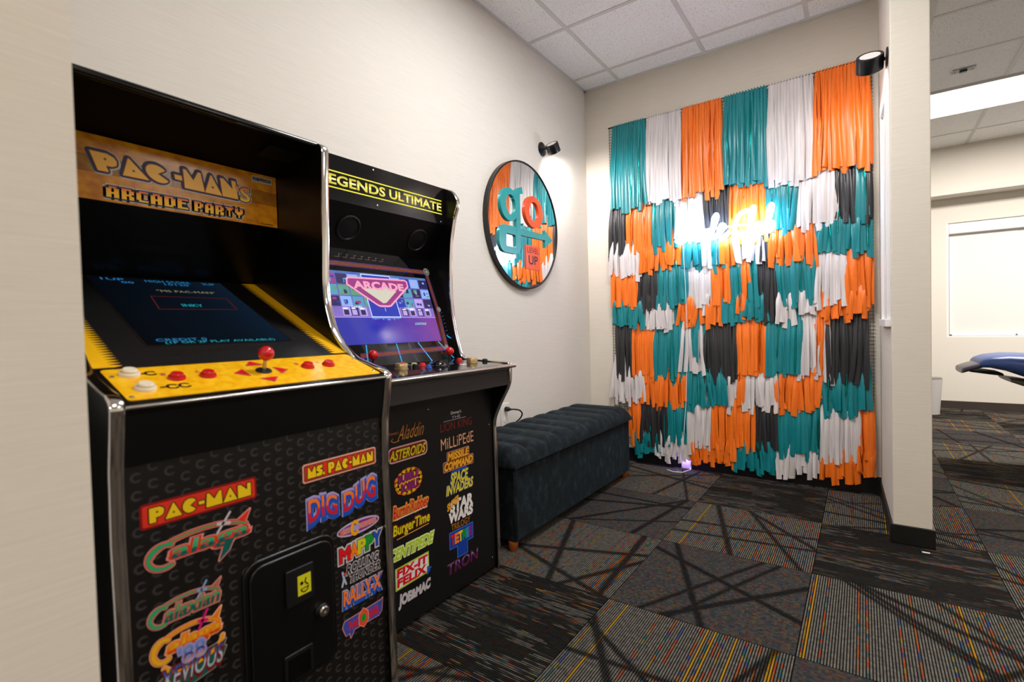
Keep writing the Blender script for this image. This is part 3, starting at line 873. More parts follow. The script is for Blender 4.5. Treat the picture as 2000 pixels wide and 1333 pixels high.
def e88(mb, w_, h_):
    P = arc(.357 + .075, .398, .055, .030, 200, 360); d_line(mb, FP, P, .012, I_SAND, 0.0007); d_line(mb, FP, P, .008, I_AMB, 0.001)
    d_text(mb, FP, "'88", .405, .380, .452, .413, I_LAV, 0.0022, 0.02, 0.07); d_text(mb, FP, "'88", .405, .380, .452, .413, two_tone('print_88', [(0, 'D8A8A0'), (.45, '20287A'), (.55, '5A7AC0'), (1, '7A94CC')]), 0.0027, 0.01)
swoosh_logo('alaga', .360, .398, .490, .462, FIRE, I_ORG, I_SAND, I_MAG, None, e88, I_AMB).build('game_logo', fp, flip=False, smooth=False)
mb = MB()
O_ = [(.366, .360), (.372, .376), (.385, .386), (.482, .397), (.493, .398), (.488, .386), (.493, .382), (.484, .362), (.470, .350), (.405, .338), (.374, .345)]
O_ = [(a, b - .010) for a, b in O_]
d_line(mb, FP, O_, .005, ink('taupe', '8C8078'), 0.0007, True); d_poly(mb, FP, O_, I_DGRN, 0.0010)
d_text(mb, FP, 'XEVIOUS', .374, .342, .486, .382, I_DRED, 0.0014, 0.02, 0.05, 0.15)
d_text(mb, FP, 'XEVIOUS', .374, .346, .486, .383, two_tone('print_steel', [(0, '8FB0B4'), (.5, 'B8C2D4'), (.7, '3A62A0'), (1, '2A4A8C')]), 0.0019, 0.01, 0, 0.15)
mb.build('game_logo', fp, flip=False, smooth=False)
# second column
mb = MB()
warp = lambda u, v: (u, v * (0.78 + 0.34 * abs(u - 0.45) ** 1.2) + 0.10 * sin(u * 9) + 0.12 * u)
for m, h, bd, bv, dx in ((I_LAV, .0007, .03, .13, .001), (I_BLU, .0011, .03, .085, .002), (two_tone('print_orange_red', [(0, 'C81428'), (.42, 'D01C28'), (.5, 'EE6A20'), (1, 'EE7A28')]), .0016, .02, 0.0, 0)):
    d_text(mb, FP, 'DIG DUG', .692 + dx, .562 - dx * 3, .893 + dx, .622 - dx * 3, m, h, bd, bv, 0, warp)
mb.build('game_logo', fp, flip=False, smooth=False)
mb = MB()
E_ = arc(.836, .508, .068, .019, 0, 360, 30)
d_poly(mb, FP, E_, ink('pale_lilac', 'B8AECB'), .0007); d_poly(mb, FP, arc(.836, .508, .064, .014, 0, 360, 30), I_PUR, .0010); d_rect(mb, FP, .785, .500, .892, .515, I_LAV, .0012)
d_text(mb, FP, 'BOS', .778, .501, .806, .513, I_ORG, .0018, .03)
d_line(mb, FP, arc(.823, .508, .010, .016, 40, 320), .009, I_AMB, .002)
d_text(mb, FP, 'ONIAN', .838, .501, .892, .515, I_ORG, .0018, .03)
mb.build('game_logo', fp, flip=False, smooth=False)
mb = MB()
x = .775
for c, m in zip('MAPPY', (I_BRED, I_ORG, ink('citron', 'C8C41C'), I_MGRN, I_BLU)):
    wd_ = .030 if c == 'M' else .023
    for mm, h, bd, bv in ((I_GREY, .0007, .03, .13), (I_BLK, .0011, .03, .05), (m, .0015, .05, 0)):
        d_text(mb, FP, c, x, .432 + (x - .775) * .05, x + wd_, .466 + (x - .775) * .06, mm, h, bd, bv)
    x += wd_ + .002
mb.build('game_logo', fp, flip=False, smooth=False)
mb = MB()
for s, a0, b0, a1, b1 in (('ROLLING', .795, .394, .895, .418), ('THUNDER', .802, .370, .902, .391)):
    d_text(mb, FP, s, a0, b0, a1, b1, I_GREY, .0008, .02, .08, .2); d_text(mb, FP, s, a0, b0, a1, b1, I_BLK, .0013, .03, .0, .2)
d_line(mb, FP, [(.781, .405), (.785, .388), (.779, .370)], .006, ink('shirt', 'A8B0CC'), .001); d_line(mb, FP, [(.785, .388), (.791, .372)], .005, ink('shirt', 'A8B0CC'), .001)
d_line(mb, FP, [(.784, .398), (.797, .404)], .004, I_RED, .0012)
mb.build('game_logo', fp, flip=False, smooth=False)
mb = MB()
for m, h, bd, bv, dy_ in ((I_GREY, .0007, .03, .13, -.004), (I_BLU, .0010, .03, .09, -.004), (I_BLU, .0013, .03, .05, -.009), (I_ORG, .0018, .03, 0, 0)):
    d_text(mb, FP, 'RALLY-X', .782, .318 + dy_, .900, .354 + dy_, m, h, bd, bv, 0.05)
mb.build('game_logo', fp, flip=False, smooth=False)
mb = MB()
Q = [(.776, .262), (.782, .276), (.900, .280), (.907, .284), (.902, .250), (.893, .242), (.812, .243), (.800, .226), (.797, .240), (.786, .238)]
d_line(mb, FP, Q, .004, I_PNK, .0007, True); d_poly(mb, FP, Q, ink('indigo', '3A4AA0'), .0010)
d_text(mb, FP, 'PAC', .795, .248, .828, .268, I_BRED, .0014, .02, .02); d_text(mb, FP, 'MANIA', .854, .250, .892, .272, I_BRED, .0014, .02, .02)
hx = [(.841 + .021 * cos(radians(w)) * .8, .260 + .025 * sin(radians(w))) for w in range(30, 390, 60)]
d_line(mb, FP, hx, .003, I_SAND, .0016, True); d_poly(mb, FP, hx, ink('coral', 'D84A34'), .0018); d_disc(mb, FP, .841, .260, .008, I_MGRN, .0022, .010)
mb.build('game_logo', fp, flip=False, smooth=False)
# coin door
mb = MB()
solid(mb, FP, rrect(.530, .205, .757, .524, .035), 0, .006, BLK)
cd = mb.build('coin_door', PA, bevel=0.0035)
mb = MB(); solid(mb, FP, rrect(.541, .216, .746, .513, .030), .006, .0125, BLK); mb.build('door_plate', cd, bevel=0.003)
FC = Frame((-1.0975 + .0125, 0, 0), (0, 1, 0), (0, 0, 1))
mb = MB(); solid(mb, FC, rrect(.619, .392, .689, .477, .004), 0, .007, BLKM); cs = mb.build('coin_slot', cd, bevel=0.002)
mb = MB(); FC2 = Frame((-1.0975 + .0196, 0, 0), (0, 1, 0), (0, 0, 1))
d_rect(mb, FC2, .646, .410, .680, .457, mat('coin_label_yellow', 'C8C41A', 0.3, emit='C8C41A', es=0.05), .0003)  # sticker ink with a little glow added
d_disc(mb, FC2, .656, .438, .0042, I_BLK, .0008); d_line(mb, FC2, [(.667, .447), (.664, .438), (.672, .430)], .003, I_BLK, .0008)
d_line(mb, FC2, arc(.663, .424, .009, .008, 180, 360), .0026, I_BLK, .0008); d_line(mb, FC2, [(.653, .424), (.674, .426)], .0022, I_BLK, .0008)
mb.build('coin_label', cd, flip=False, smooth=False)
mb = MB(); solid(mb, FC, rrect(.610, .200 + .018, .682, .283, .004), 0, .005, BLKM); cr_ = mb.build('coin_return', cd, bevel=0.002)
mb = MB(); solid(mb, Frame((-1.0975 + .0175, 0, 0), (0, 1, 0), (0, 0, 1)), rrect(.618, .222, .674, .274, .003), 0, .0008, BLKG); mb.build('return_flap', cd, bevel=0.0)
mb = MB(); mb.lathe([(.019, 0), (.019, .003), (.015, .006), (0, .006)], FC.p(.710, .344, 0), FC.n, BLK)
mb.build('lock_collar', cd)
mb = MB(); mb.lathe([(.0125, .005), (.0125, .012), (.010, .0145), (.004, .0145), (.0035, .012), (0, .012)], FC.p(.710, .347, 0), FC.n, STEEL)
mb.build('lock', cd)

# ===== second cabinet: purple screen =====
LE = thing('arcade_cabinet', 'black arcade cabinet with lit purple screen and yellow marquee lettering, beside the storage bench', 'arcade machine', (-1.50, 1.39, 0.0), 'arcade cabinets against the wall')
front2 = fillet([(-1.70, 1.656), (-1.535, 1.657), (-1.482, 1.637), (-1.452, 1.590), (-1.456, 1.56), (-1.473, 1.523), (-1.496, 1.427), (-1.506, 1.329), (-1.509, 1.194), (-1.501, 1.09), (-1.482, .996), (-1.453, .896), (-1.20, .880), (-1.194, .872), (-1.196, .796), (-1.252, .703), (-1.280, .646), (-1.285, .611), (-1.282, .459), (-1.278, 0.004)], 0.03, 4)
front2 = [(p[0], p[1]) for p in front2]
Y0, Y1 = 1.014, 1.696
for y0, y1 in ((Y0, Y0 + 0.018), (Y1 - 0.018, Y1)):
    mb = MB(); side_panel(mb, front2, XB, y0, y1, BLK); sp = mb.build('side_panel', LE, smooth=False)
    mb = MB(); sweep_trim(mb, front2, (y0 + y1) / 2, 0.0205, CHROME, 0.0035); mb.build('edge_trim', sp)
A0, A1 = Y0 + 0.018, Y1 - 0.018
mb = MB(); mb.box(XB, -1.53, A0, A1, 1.640, 1.652, BLK); mb.box(XB, XB + 0.015, A0, A1, 0.02, 1.640, BLK); mb.box(XB + 0.015, -1.32, A0, A1, 0.02, 0.035, BLK)
mb.build('carcass', LE, smooth=False)
FL = Frame((-1.528, 0, 0), (0, 1, 0), (0, 0, 1))
mb = MB(); mb.box(-1.536, -1.528, A0, A1, 1.492, 1.6535, mat('marquee_black_gloss', '0A0A0E', 0.14, spec=0.5))
mq = mb.build('marquee', LE, smooth=False)
MYEL = mat('marquee_lit_yellow', 'D8D23A', 0.3, emit='D6CE44', es=0.4)
MYT = two_tone('marquee_lit_split', [(0, 'BDB438'), (.40, 'CFC850'), (.50, 'EEECC8'), (.60, 'CCC64A'), (1, 'B8B034')], 0.3, 0.42)
mb = MB()
d_rect(mb, FL, 1.040, 1.592, 1.661, 1.5965, MYEL); d_rect(mb, FL, 1.040, 1.5345, 1.661, 1.539, MYEL)
d_text(mb, FL, 'LEGENDS', 1.054, 1.5485, 1.338, 1.5825, MYT, .0012, .028)
d_text(mb, FL, 'ULTIMATE', 1.362, 1.5485, 1.657, 1.5825, MYT, .0012, .028)
mb.build('title_lettering', mq, flip=False, smooth=False)
for a, b in ((1.285, 1.640), (1.30, 1.508), (1.655, 1.502)): screw_part(mq, FL, a, b, 0.004, STEEL)
# speaker board
p0, p1 = (-1.530, 1.492), (-1.624, 1.342)
mb = MB(); mb.extrude([(p0[0], A0, p0[1]), (p1[0], A0, p1[1]), (p1[0] - .012, A0, p1[1] + .004), (p0[0] - .012, A0, p0[1] + .004)], (0, A1 - A0, 0), BLK)
sb = mb.build('speaker_board', LE, smooth=False)
FK = Frame((p1[0], 0, p1[1]), (0, 1, 0), (p0[0] - p1[0], 0, p0[1] - p1[1]))
for a in (1.20, 1.555):
    mb = MB(); mb.lathe([(.052, 0), (.052, .004), (.047, .007), (.043, .006), (.041, .003), (.02, .006), (0, .007)], FK.p(a, .085, 0), FK.n, BLKM, 32)
    mb.build('speaker', sb)
# screen board with printed lines
FS = Frame((-1.478, 0, 0.890), (0, 1, 0), (-0.142, 0, 0.440))
mb = MB(); solid(mb, FS, [(A0, -0.01), (A1, -0.01), (A1, .475), (A0, .475)], -.012, 0, GLASS)
bz = mb.build('monitor_bezel', LE, smooth=False)
def scr2():
    m = mat('monitor_bright', '05050A', 0.08, spec=0.5); g = NT(m)
    uv = g.new('ShaderNodeUVMap'); uv.uv_map = 'UVMap'
    u_, v_, w_ = g.sep(uv.outputs[0])
    n = g.noise(g.comb(g.math('MULTIPLY', u_, 6.0), g.math('MULTIPLY', v_, 5.0), 0.0), 1.0, 3.0)
    lo = g.ramp(g.math('ADD', u_, g.math('MULTIPLY', n, 0.3)), [(0.0, '4A4AA8'), (0.5, '2E34C0'), (0.8, '5A36B4'), (1.1, '7A48B0')])
    hi = g.ramp(g.math('ADD', g.math('MULTIPLY', v_, 0.6), g.math('MULTIPLY', n, 0.5)), [(0.3, 'B48AE8'), (0.55, '8A78D8'), (0.75, '5A6AC8'), (0.95, '6A9AD0')])
    c = g.mix(g.step(v_, 0.365, 0.372), lo, hi)
    g.put(g.b.inputs['Emission Color'], c); g.b.inputs['Emission Strength'].default_value = 0.85
    return m
def glow(n, h, e): return mat('screen_' + n, '000000', 0.3, emit=h, es=e)
G_PINK = glow('pink', 'F0A0C0', 1.1); G_MAG = glow('magenta', 'B03A90', .8); G_WHT = glow('white', 'E8EAFF', 1.2); G_BLUE = glow('blue', '2038C0', .9); G_DEEP = glow('deep', '101878', .8)
G_LT = glow('lightblue', '8AB0F0', 1.1); G_LAV = glow('lavender', 'C0A8F0', 1.0); G_DK = glow('dark_violet', '30246A', .7); G_CYN = glow('teal', '5AA8C8', .9); G_CRM = glow('cream', 'D8D4C0', 1.0); G_GRN = glow('green', '6AB08A', .8); G_AQ = glow('aqua', 'A0F0E8', 1.0)
SA0, SA1, SB0, SB1 = 1.085, 1.611, .090, .381
mb = MB(); d_rect(mb, FS, SA0, SB0, SA1, SB1, scr2(), .0010)
scn = mb.build('screen', LE, flip=False, smooth=False)
mb = MB(); rr = random.Random(11)
pal = [G_CYN, G_LAV, G_DK, G_BLUE, G_LT, G_GRN, G_DK, G_MAG]
for r_ in range(3):
    for k in range(10):
        a = SA0 + .004 + k * .0525; b = .330 - .045 * r_
        if b < .235: continue
        d_rect(mb, FS, a, b, a + .048, b + .040, pal[rr.randrange(8)], .0016)
        for j in range(3):
            aa = a + .004 + rr.random() * .03; bb = b + .004 + rr.random() * .02
            d_rect(mb, FS, aa, bb, aa + .006 + rr.random() * .012, bb + .004 + rr.random() * .012, pal[rr.randrange(8)], .0019)
for k, a in enumerate((1.139, 1.175, 1.214, 1.425, 1.468, 1.512, 1.556)):
    d_rect(mb, FS, a, .203, a + .034, .237, G_DK if k % 2 else G_LAV, .0016); d_rect(mb, FS, a + .004, .206, a + .026, .226, G_LAV if k % 2 else G_DK, .0019)
    d_rect(mb, FS, a + .004, .229, a + .022, .234, G_WHT, .0019)
d_rect(mb, FS, SA0, .1955, SA1, .1975, G_LAV, .0019)
mb.build('game_thumbnails', scn, flip=False, smooth=False)
mb = MB()
B_ = [(1.258, .374), (1.402, .374), (1.409, .198), (1.265, .198)]
d_poly(mb, FS, B_, G_BLUE, .0024); d_line(mb, FS, B_, .0045, G_LT, .0028, True); d_line(mb, FS, B_, .002, G_WHT, .0031, True)
for k in range(22):
    a = 1.262 + .0068 * k; d_line(mb, FS, [(a, .197), (a + .001, .197 - .004 - rr.random() * .008)], .003, G_LT, .0028)
d_line(mb, FS, [(1.338, .236), (1.339, .222)], .002, G_WHT, .0031)
mb.build('light_beam', scn, flip=False, smooth=False)
mb = MB()
S_ = [(1.183, .328), (1.187, .350), (1.196, .356), (1.480, .362), (1.490, .356), (1.490, .334), (1.372, .246), (1.358, .243), (1.316, .243), (1.305, .247)]
d_poly(mb, FS, S_, G_MAG, .0036); d_line(mb, FS, S_, .0075, G_PINK, .0040, True)
V_ = [(1.25, .312), (1.30, .318), (1.335, .316), (1.38, .322), (1.42, .310), (1.352, .258), (1.335, .255)]
d_poly(mb, FS, V_, G_CRM, .0042)
d_text(mb, FS, 'ARCADE', 1.215, .312, 1.462, .344, G_PINK, .0046, .05, 0, 0, lambda u, v: (u, v * (1 - .25 * abs(u - .5)) + .12 * abs(u - .5)))
mb.build('screen_emblem', scn, flip=False, smooth=False)
for q in (('THEMES', 1.44, .231, 1.50, .240, G_WHT, .0022, .01), ('GAMES', 1.18, .234, 1.228, .242, G_WHT, .0022, .01), ('CONTINUE', 1.480, .164, 1.545, .174, G_AQ, .0016, .01, 0, .4)):
    mb = MB(); d_text(mb, FS, *q); mb.build('screen_text', scn, flip=False, smooth=False)
# printed frame lines, roundels and cyan dashes
P_RED = ink('line_red', 'B02A28'); P_BLU = ink('line_blue', '2A4AB0'); P_ORG = ink('line_sand', 'A87850'); P_CY = mat('print_cyan', '1E9AD8', 0.3, emit='1E9AD8', es=0.25)  # cyan dashes are print, brightened by added emission
mb = MB()
for k, m in enumerate((P_BLU, P_RED, P_ORG, P_RED, P_ORG, P_RED, P_BLU)):
    o = (k - 3) * .0032
    d_line(mb, FS, [(A0, .412 + o), (1.622, .412 + o)], .0013, m, .0006)
    d_line(mb, FS, [(1.628 + o, .405), (1.640 + o, .236), (1.634 + o, .065)], .0011, m, .0006)
    d_line(mb, FS, [(1.17, .046 + o), (1.622, .056 + o)], .0013, m, .0014)
for (x0, y0), (x1, y1) in (((1.352, .086), (1.358, .002)), ((1.470, .086), (1.522, .005)), ((1.205, .086), (1.195, .02)), ((1.590, .086), (1.66, .01)), ((1.655, .112), (1.676, .10))):
    d_line(mb, FS, [(x0, y0), (x1, y1)], .0055, P_CY, .0010)
for k in range(7):
    a = 1.16 + .035 * k; d_line(mb, FS, [(a, .440), (a + .02, .440), (a + .02, .452), (a + .03, .452)], .0009, ink('circuit_line', '8A7A78'), .0007)
for k in range(8):
    b = .10 + .017 * k; d_line(mb, FS, [(1.655, b), (1.668, b + .004)], .0011, P_BLU if k % 2 else ink('circuit_line', '8A7A78'), .0007)
mb.build('bezel_print', bz, flip=False, smooth=False)
for a, b, r_ in ((1.631, .415, .017), (1.647, .236, .011), (1.632, .060, .011)):
    mb = MB(); d_disc(mb, FS, a, b, r_, I_BLK, .0016)
    for q in (1.0, .8, .6): d_line(mb, FS, arc(a, b, r_ * q, r_ * q, 0, 360, 20), .0012, ink('roundel_grey', 'A8A090'), .0019)
    d_disc(mb, FS, a, b, r_ * .45, I_DGRN, .0022); d_text(mb, FS, 'AG', a - r_ * .3, b - r_ * .28, a + r_ * .3, b + r_ * .28, I_WHT, .0026, .02)
    mb.build('roundel', bz, flip=False, smooth=False)
# control deck
FDk = Frame((-1.192, 0, .8765), (0, 1, 0), (-.27, 0, .017))
mb = MB(); mb.extrude([(-1.19, A0, .877), (-1.476, A0, .895), (-1.476, A0, .870), (-1.19, A0, .855)], (0, A1 - A0, 0), mat('deck_art_gloss', '141218', 0.08, spec=0.5))
dk = mb.build('control_deck', LE, smooth=False)
mb = MB(); mb.tube([(-1.186, Y0 - .006, .868), (-1.186, Y1 + .010, .868)], .0085, CHROME, 14); mb.build('deck_edge_trim', LE)
mb = MB()
for pts, m in (([(1.15, .03), (1.30, .03), (1.36, .20), (1.15, .24)], ink('deck_blue', '203A80')), ([(1.30, .03), (1.46, .03), (1.50, .2), (1.36, .2)], ink('deck_plum', '50203A')), ([(1.46, .03), (1.64, .03), (1.66, .24), (1.5, .2)], ink('deck_navy', '182A5A'))):
    d_poly(mb, FDk, pts, m, .0006)
d_rect(mb, FDk, 1.495, .095, 1.525, .113, I_WHT, .001)
mb.build('deck_print', dk, flip=False, smooth=False)
L2 = .2705
for a, s_ in ((1.229, .117), (1.594, .141)):
    mb = MB(); mb.lathe([(.0245, 0), (.0245, .003), (.0225, .004), (.0225, .019), (.021, .021), (0, .021)], FDk.p(a, L2 - s_, 0), FDk.n, BRASS, 32); mb.build('spinner_knob', LE)
joystick(LE, FDk, 1.494, L2 - .105, .050, shaft=RUBR)
joystick(LE, FDk, 1.158, L2 - .050, .050, shaft=RUBR)
for a, s_ in ((1.279, .099), (1.309, .104), (1.667, .151), (1.64, .09)):
    mb = MB(); mb.lathe([(.011, 0), (.011, .010), (.008, .0125), (0, .0125)], FDk.p(a, L2 - s_, 0), FDk.n, RUBR, 20); mb.build('push_button', LE)
for a, s_ in ((1.352, .098), (1.60, .066), (1.318, .028)): push_button(LE, FDk, a, L2 - s_, RED, .0145)
push_button(LE, FDk, 1.328, L2 - .078, ink('button_lime', 'C8D48A'), .0145)
push_button(LE, FDk, 1.322, L2 - .160, ink('button_blue', '2A5AB0'), .012)
mb = MB(); mb.lathe([(.042, 0), (.042, .004), (.036, .006), (.034, .004)], FDk.p(1.398, L2 - .135, 0), FDk.n, BLKG, 32); tb = mb.build('trackball', LE)
mb = MB(); mb.lathe([(.031 * cos(radians(w)), .002 + .020 * sin(radians(w))) for w in range(0, 91, 10)], FDk.p(1.398, L2 - .135, 0), FDk.n, BLKG, 32); mb.build('ball', tb)
# lower front
mb = MB(); mb.box(-1.215, -1.199, A0, A1, .790, .858, FASC); mb.build('fascia', LE, smooth=False)
mb = MB(); mb.box(-1.305, -1.290, A0, A1, .012, .862, BLKM); fp2 = mb.build('front_panel', LE, smooth=False)
FQ = Frame((-1.290, 0, 0), (0, 1, 0), (0, 0, 1))
for a, b in ((1.30, .735), (1.655, .62), (1.655, .055)): screw_part(fp2, FQ, a, b, .0035, STEEL)
def logo(fn):
    mb = MB(); fn(mb); mb.build('game_logo', fp2, flip=False, smooth=False)
def T(mb, s, a0, b0, a1, b1, layers, sh=0.0, wp=None):
    for m, h, bd, bv in layers: d_text(mb, FQ, s, a0, b0, a1, b1, m, h, bd, bv, sh, wp)
COP = two_tone('print_copper', [(0, 'C88A3A'), (1, 'A85A20')])
def l1(mb):
    T(mb, 'Aladdin', 1.158, .650, 1.276, .700, [(COP, .001, -.004, 0)], .35)
    d_text(mb, FQ, "Disney's", 1.112, .672, 1.156, .684, I_COPR, .001)
    d_line(mb, FQ, [(1.158, .650), (1.135, .648), (1.122, .655), (1.13, .662)], .0025, I_COPR, .001)
logo(l1)
def l2(mb):
    O_ = rrect(1.108, .578, 1.290, .632, .018); d_poly(mb, FQ, O_, ink('rose_rim', 'D8A8A8'), .0006); d_poly(mb, FQ, rrect(1.112, .583, 1.285, .627, .015), I_DRED, .0009)
    T(mb, 'ASTEROIDS', 1.116, .588, 1.278, .620, [(I_BLK, .0012, .03, .03), (ink('acid_yellow', 'DCCB18'), .0017, .03, 0)], .25)
logo(l2)
def l3(mb):
    rr = random.Random(3)
    for k in range(16):
        w_ = 2 * pi * k / 16; d_disc(mb, FQ, 1.196 + .047 * cos(w_), .503 + .034 * sin(w_), .017 + rr.random() * .005, I_ORG, .0006, .013, 14)
    for k in range(16):
        w_ = 2 * pi * k / 16; d_disc(mb, FQ, 1.196 + .044 * cos(w_), .503 + .031 * sin(w_), .016, ink('blob_yellow', 'E2B81A'), .0009, .012, 14)
    d_disc(mb, FQ, 1.196, .503, .046, ink('blob_yellow', 'E2B81A'), .0012, .034)
    T(mb, 'BUBBLE', 1.148, .507, 1.240, .532, [(I_DRED, .0016, .03, .05), (I_PUR, .002, .02, 0)], 0, lambda u, v: (u, v + .25 * u - .1))
    T(mb, 'BOBBLE', 1.160, .474, 1.240, .500, [(I_DRED, .0016, .03, .05), (I_PUR, .002, .02, 0)], 0, lambda u, v: (u, v + .15 * u - .1))
logo(l3)
def l4(mb):
    T(mb, "Burnin'Rubber", 1.124, .392, 1.286, .432, [(ink('gold_rim', 'E0A040'), .0007, .03, .10), (I_BRED, .0014, .03, 0)], .1)
    d_line(mb, FQ, [(1.13, .386), (1.280, .390)], .003, I_WHT, .001)
    for k in range(5): d_line(mb, FQ, [(1.13, .395 + .007 * k), (1.28, .398 + .007 * k)], .0007, ink('gold_rim', 'E0A040'), .0018)
logo(l4)
def l5(mb):
    T(mb, 'BurgerTime', 1.120, .324, 1.290, .368, [(I_DRED, .0007, .03, .08), (I_BLK, .001, .03, .03), (ink('acid_yellow', 'DCCB18'), .0016, .03, 0)], .1)
    d_line(mb, FQ, [(1.135, .319), (1.285, .325)], .003, ink('gold_rim', 'E0A040'), .001)
logo(l5)
def l6(mb):
    T(mb, 'CENTIPEDE', 1.100, .252, 1.304, .288, [(ink('pale_lime', 'E0E8A0'), .0007, .03, .09), (I_LIME, .0012, .03, .0)], .3)
logo(l6)
def l7(mb):
    d_poly(mb, FQ, [(1.122, .146), (1.281, .150), (1.281, .226), (1.122, .222)], I_LIME, .0006); d_poly(mb, FQ, [(1.126, .151), (1.277, .155), (1.277, .221), (1.126, .217)], I_WHT, .0009)
    T(mb, 'FIX-IT', 1.132, .190, 1.272, .216, [(I_BRED, .0014, .05, 0)], .1); T(mb, 'FELIX', 1.132, .157, 1.262, .183, [(I_BRED, .0014, .05, 0)], .1)
    T(mb, 'Jr', 1.268, .146, 1.290, .172, [(I_BLU, .0018, .05, .02)])
logo(l7)
def l8(mb):
    T(mb, 'JOE&MAC', 1.136, .080, 1.282, .118, [(I_GREY, .0008, .05, .02)], .1, lambda u, v: (u, v * (1.25 - .9 * u + .8 * u * u) + .1 * u))
logo(l8)
def r1(mb):
    T(mb, 'LION KING', 1.360, .640, 1.543, .672, [(I_RUST, .001, -.01, 0)])
    d_text(mb, FQ, 'THE', 1.424, .681, 1.474, .691, I_GREY, .001); d_line(mb, FQ, [(1.378, .677), (1.505, .677)], .0016, I_GREY, .001)
    d_text(mb, FQ, "Disney's", 1.420, .695, 1.480, .710, I_WHT, .001, .01)
logo(r1)
def r2(mb): T(mb, 'MiLLiPEdE', 1.360, .572, 1.550, .614, [(I_SAND, .001, .0, 0)])
logo(r2)
def r3(mb):
    for s, a0, b0, a1, b1 in (('MISSILE', 1.398, .526, 1.515, .553), ('COMMAND', 1.376, .490, 1.540, .518)):
        O_ = rrect(a0 - .007, b0 - .006, a1 + .007, b1 + .006, .006); d_poly(mb, FQ, O_, ink('rose_rim', 'D8A8A8'), .0006); d_poly(mb, FQ, rrect(a0 - .005, b0 - .004, a1 + .005, b1 + .004, .005), ink('umber', '7A3A0C'), .0009)
        T(mb, s, a0, b0, a1, b1, [(ink('gold', 'F0AC28'), .0016, .02, .03)], .15)
logo(r3)
def r4(mb):
    T(mb, 'SPACE', 1.410, .433, 1.508, .472, [(I_BLU, .0007, .03, .05), (ink('acid_yellow', 'DCCB18'), .0015, .04, 0)], .15)
    T(mb, 'INVADERS', 1.384, .395, 1.538, .430, [(I_BLU, .0010, .03, .05), (ink('acid_yellow', 'DCCB18'), .0018, .04, 0)], .15)
    d_line(mb, FQ, [(1.415, .476), (1.50, .478)], .008, I_BLU, .0006)
logo(r4)
def r5(mb):
    T(mb, 'STAR', 1.405, .326, 1.532, .366, [(I_WHT, .0012, .06, 0)], .1); T(mb, 'WARS', 1.394, .286, 1.532, .322, [(I_WHT, .0012, .06, 0)], .1)
    d_text(mb, FQ, 'SUPER', 1.385, .358, 1.452, .384, I_AMB, .0018, .03, .02, 0, lambda u, v: (u, v + .9 * u - .9))
    d_text(mb, FQ, 'TRILOGY', 1.404, .254, 1.516, .278, I_COPR, .0012)
logo(r5)
def r6(mb):
    for e, m, h in ((.004, ink('tetra_rim', '3A6AC8'), .0006), (0, ink('tetra_blue', '143A9A'), .0010)):
        d_poly(mb, FQ, [(1.396 - e, .188 - e), (1.438 - e, .188 - e), (1.438 - e, .142 - e), (1.494 + e, .142 - e), (1.494 + e, .188 - e), (1.529 + e, .188 - e), (1.529 + e, .246 + e), (1.396 - e, .246 + e)], m, h)
    x = 1.401
    for c, m in zip('TETRIS', (I_BRED, I_ORG, I_YEL, I_MGRN, I_CYN, I_PUR)):
        w_ = .011 if c == 'I' else .0205; d_text(mb, FQ, c, x, .200, x + w_, .236, m, .0015, .05); x += w_ + .002
logo(r6)
def r7(mb):
    TR = two_tone('print_neon_violet', [(0, '8A2A5A'), (.4, '6A2060'), (.6, '3A3A9A'), (.75, '9AA8D0'), (1, '8A2A6A')])
    T(mb, 'TRON', 1.376, .092, 1.556, .134, [(ink('plum', '7A2450'), .0008, .0, .035), (I_BLK, .0012, .0, .012), (TR, .0016, -.02, 0)], .1)
logo(r7)

# ------------------------------------------------------------------ storage bench
def velvet():
    m = mat('dark_velvet', '15222A', 0.8, spec=0.2); g = NT(m)
    p = g.pos(); x, y, z = g.sep(p)
    n = g.noise(g.comb(g.math('MULTIPLY', x, 26.0), g.math('MULTIPLY', y, 26.0), g.math('MULTIPLY', z, 14.0)), 1.0, 4.0, 0.7)
    g.color(g.ramp(n, [(0.32, '04070A'), (0.48, '0A1116'), (0.6, '162027'), (0.74, '2E3D44')]))
    g.b.inputs['Sheen Weight'].default_value = 0.15; g.b.inputs['Sheen Roughness'].default_value = 0.4
    g.b.inputs['Sheen Tint'].default_value = lin('7FA0A8')
    g.bump(g.noise(p, 240.0, 2.0), 0.2, 0.002)
    return m
VELV = velvet()
BEN = thing('storage_bench', 'long dark blue-green velvet storage bench with channelled lid along the wall under the round mirror', 'bench', (-1.51, 2.53, 0))
mb = MB(); mb.box(-1.735, -1.296, 1.845, 3.205, 0.042, 0.385, VELV); mb.build('body', BEN, bevel=0.012)
mb = MB()
by0, by1, bx0, bx1 = 1.825, 3.225, -1.742, -1.280
nx, ny = 26, 132
nch = 9
def lid_z(u, v):
    q = (v * nch) % 1.0
    puff = (1 - abs(2 * q - 1) ** 3.2)
    ed = min(1.0, (min(v, 1 - v) * (by1 - by0)) / 0.055); eu = min(1.0, (min(u, 1 - u) * (bx1 - bx0)) / 0.075)
    rd = sqrt(max(0, 1 - (1 - ed) ** 2)) * sqrt(max(0, 1 - (1 - eu) ** 2))
    return 0.398 + rd * (0.056 + 0.022 * puff * (0.4 + 0.6 * rd))
def wave(u, v):
    return v + 0.012 * (u ** 3)
vs = [];fs = []
for i in range(ny + 1):
    for j in range(nx + 1):
        v = i / ny; u = j / nx
        vs.append((bx0 + (bx1 - bx0) * u, by0 + (by1 - by0) * v, lid_z(u, min(1, v + 0.018 * u ** 3 * (1 - v) * 4 * v) if 0 < v < 1 else v)))
for i in range(ny):
    for j in range(nx):
        a = i * (nx + 1) + j; fs.append((a, a + 1, a + nx + 2, a + nx + 1))
k = len(vs)
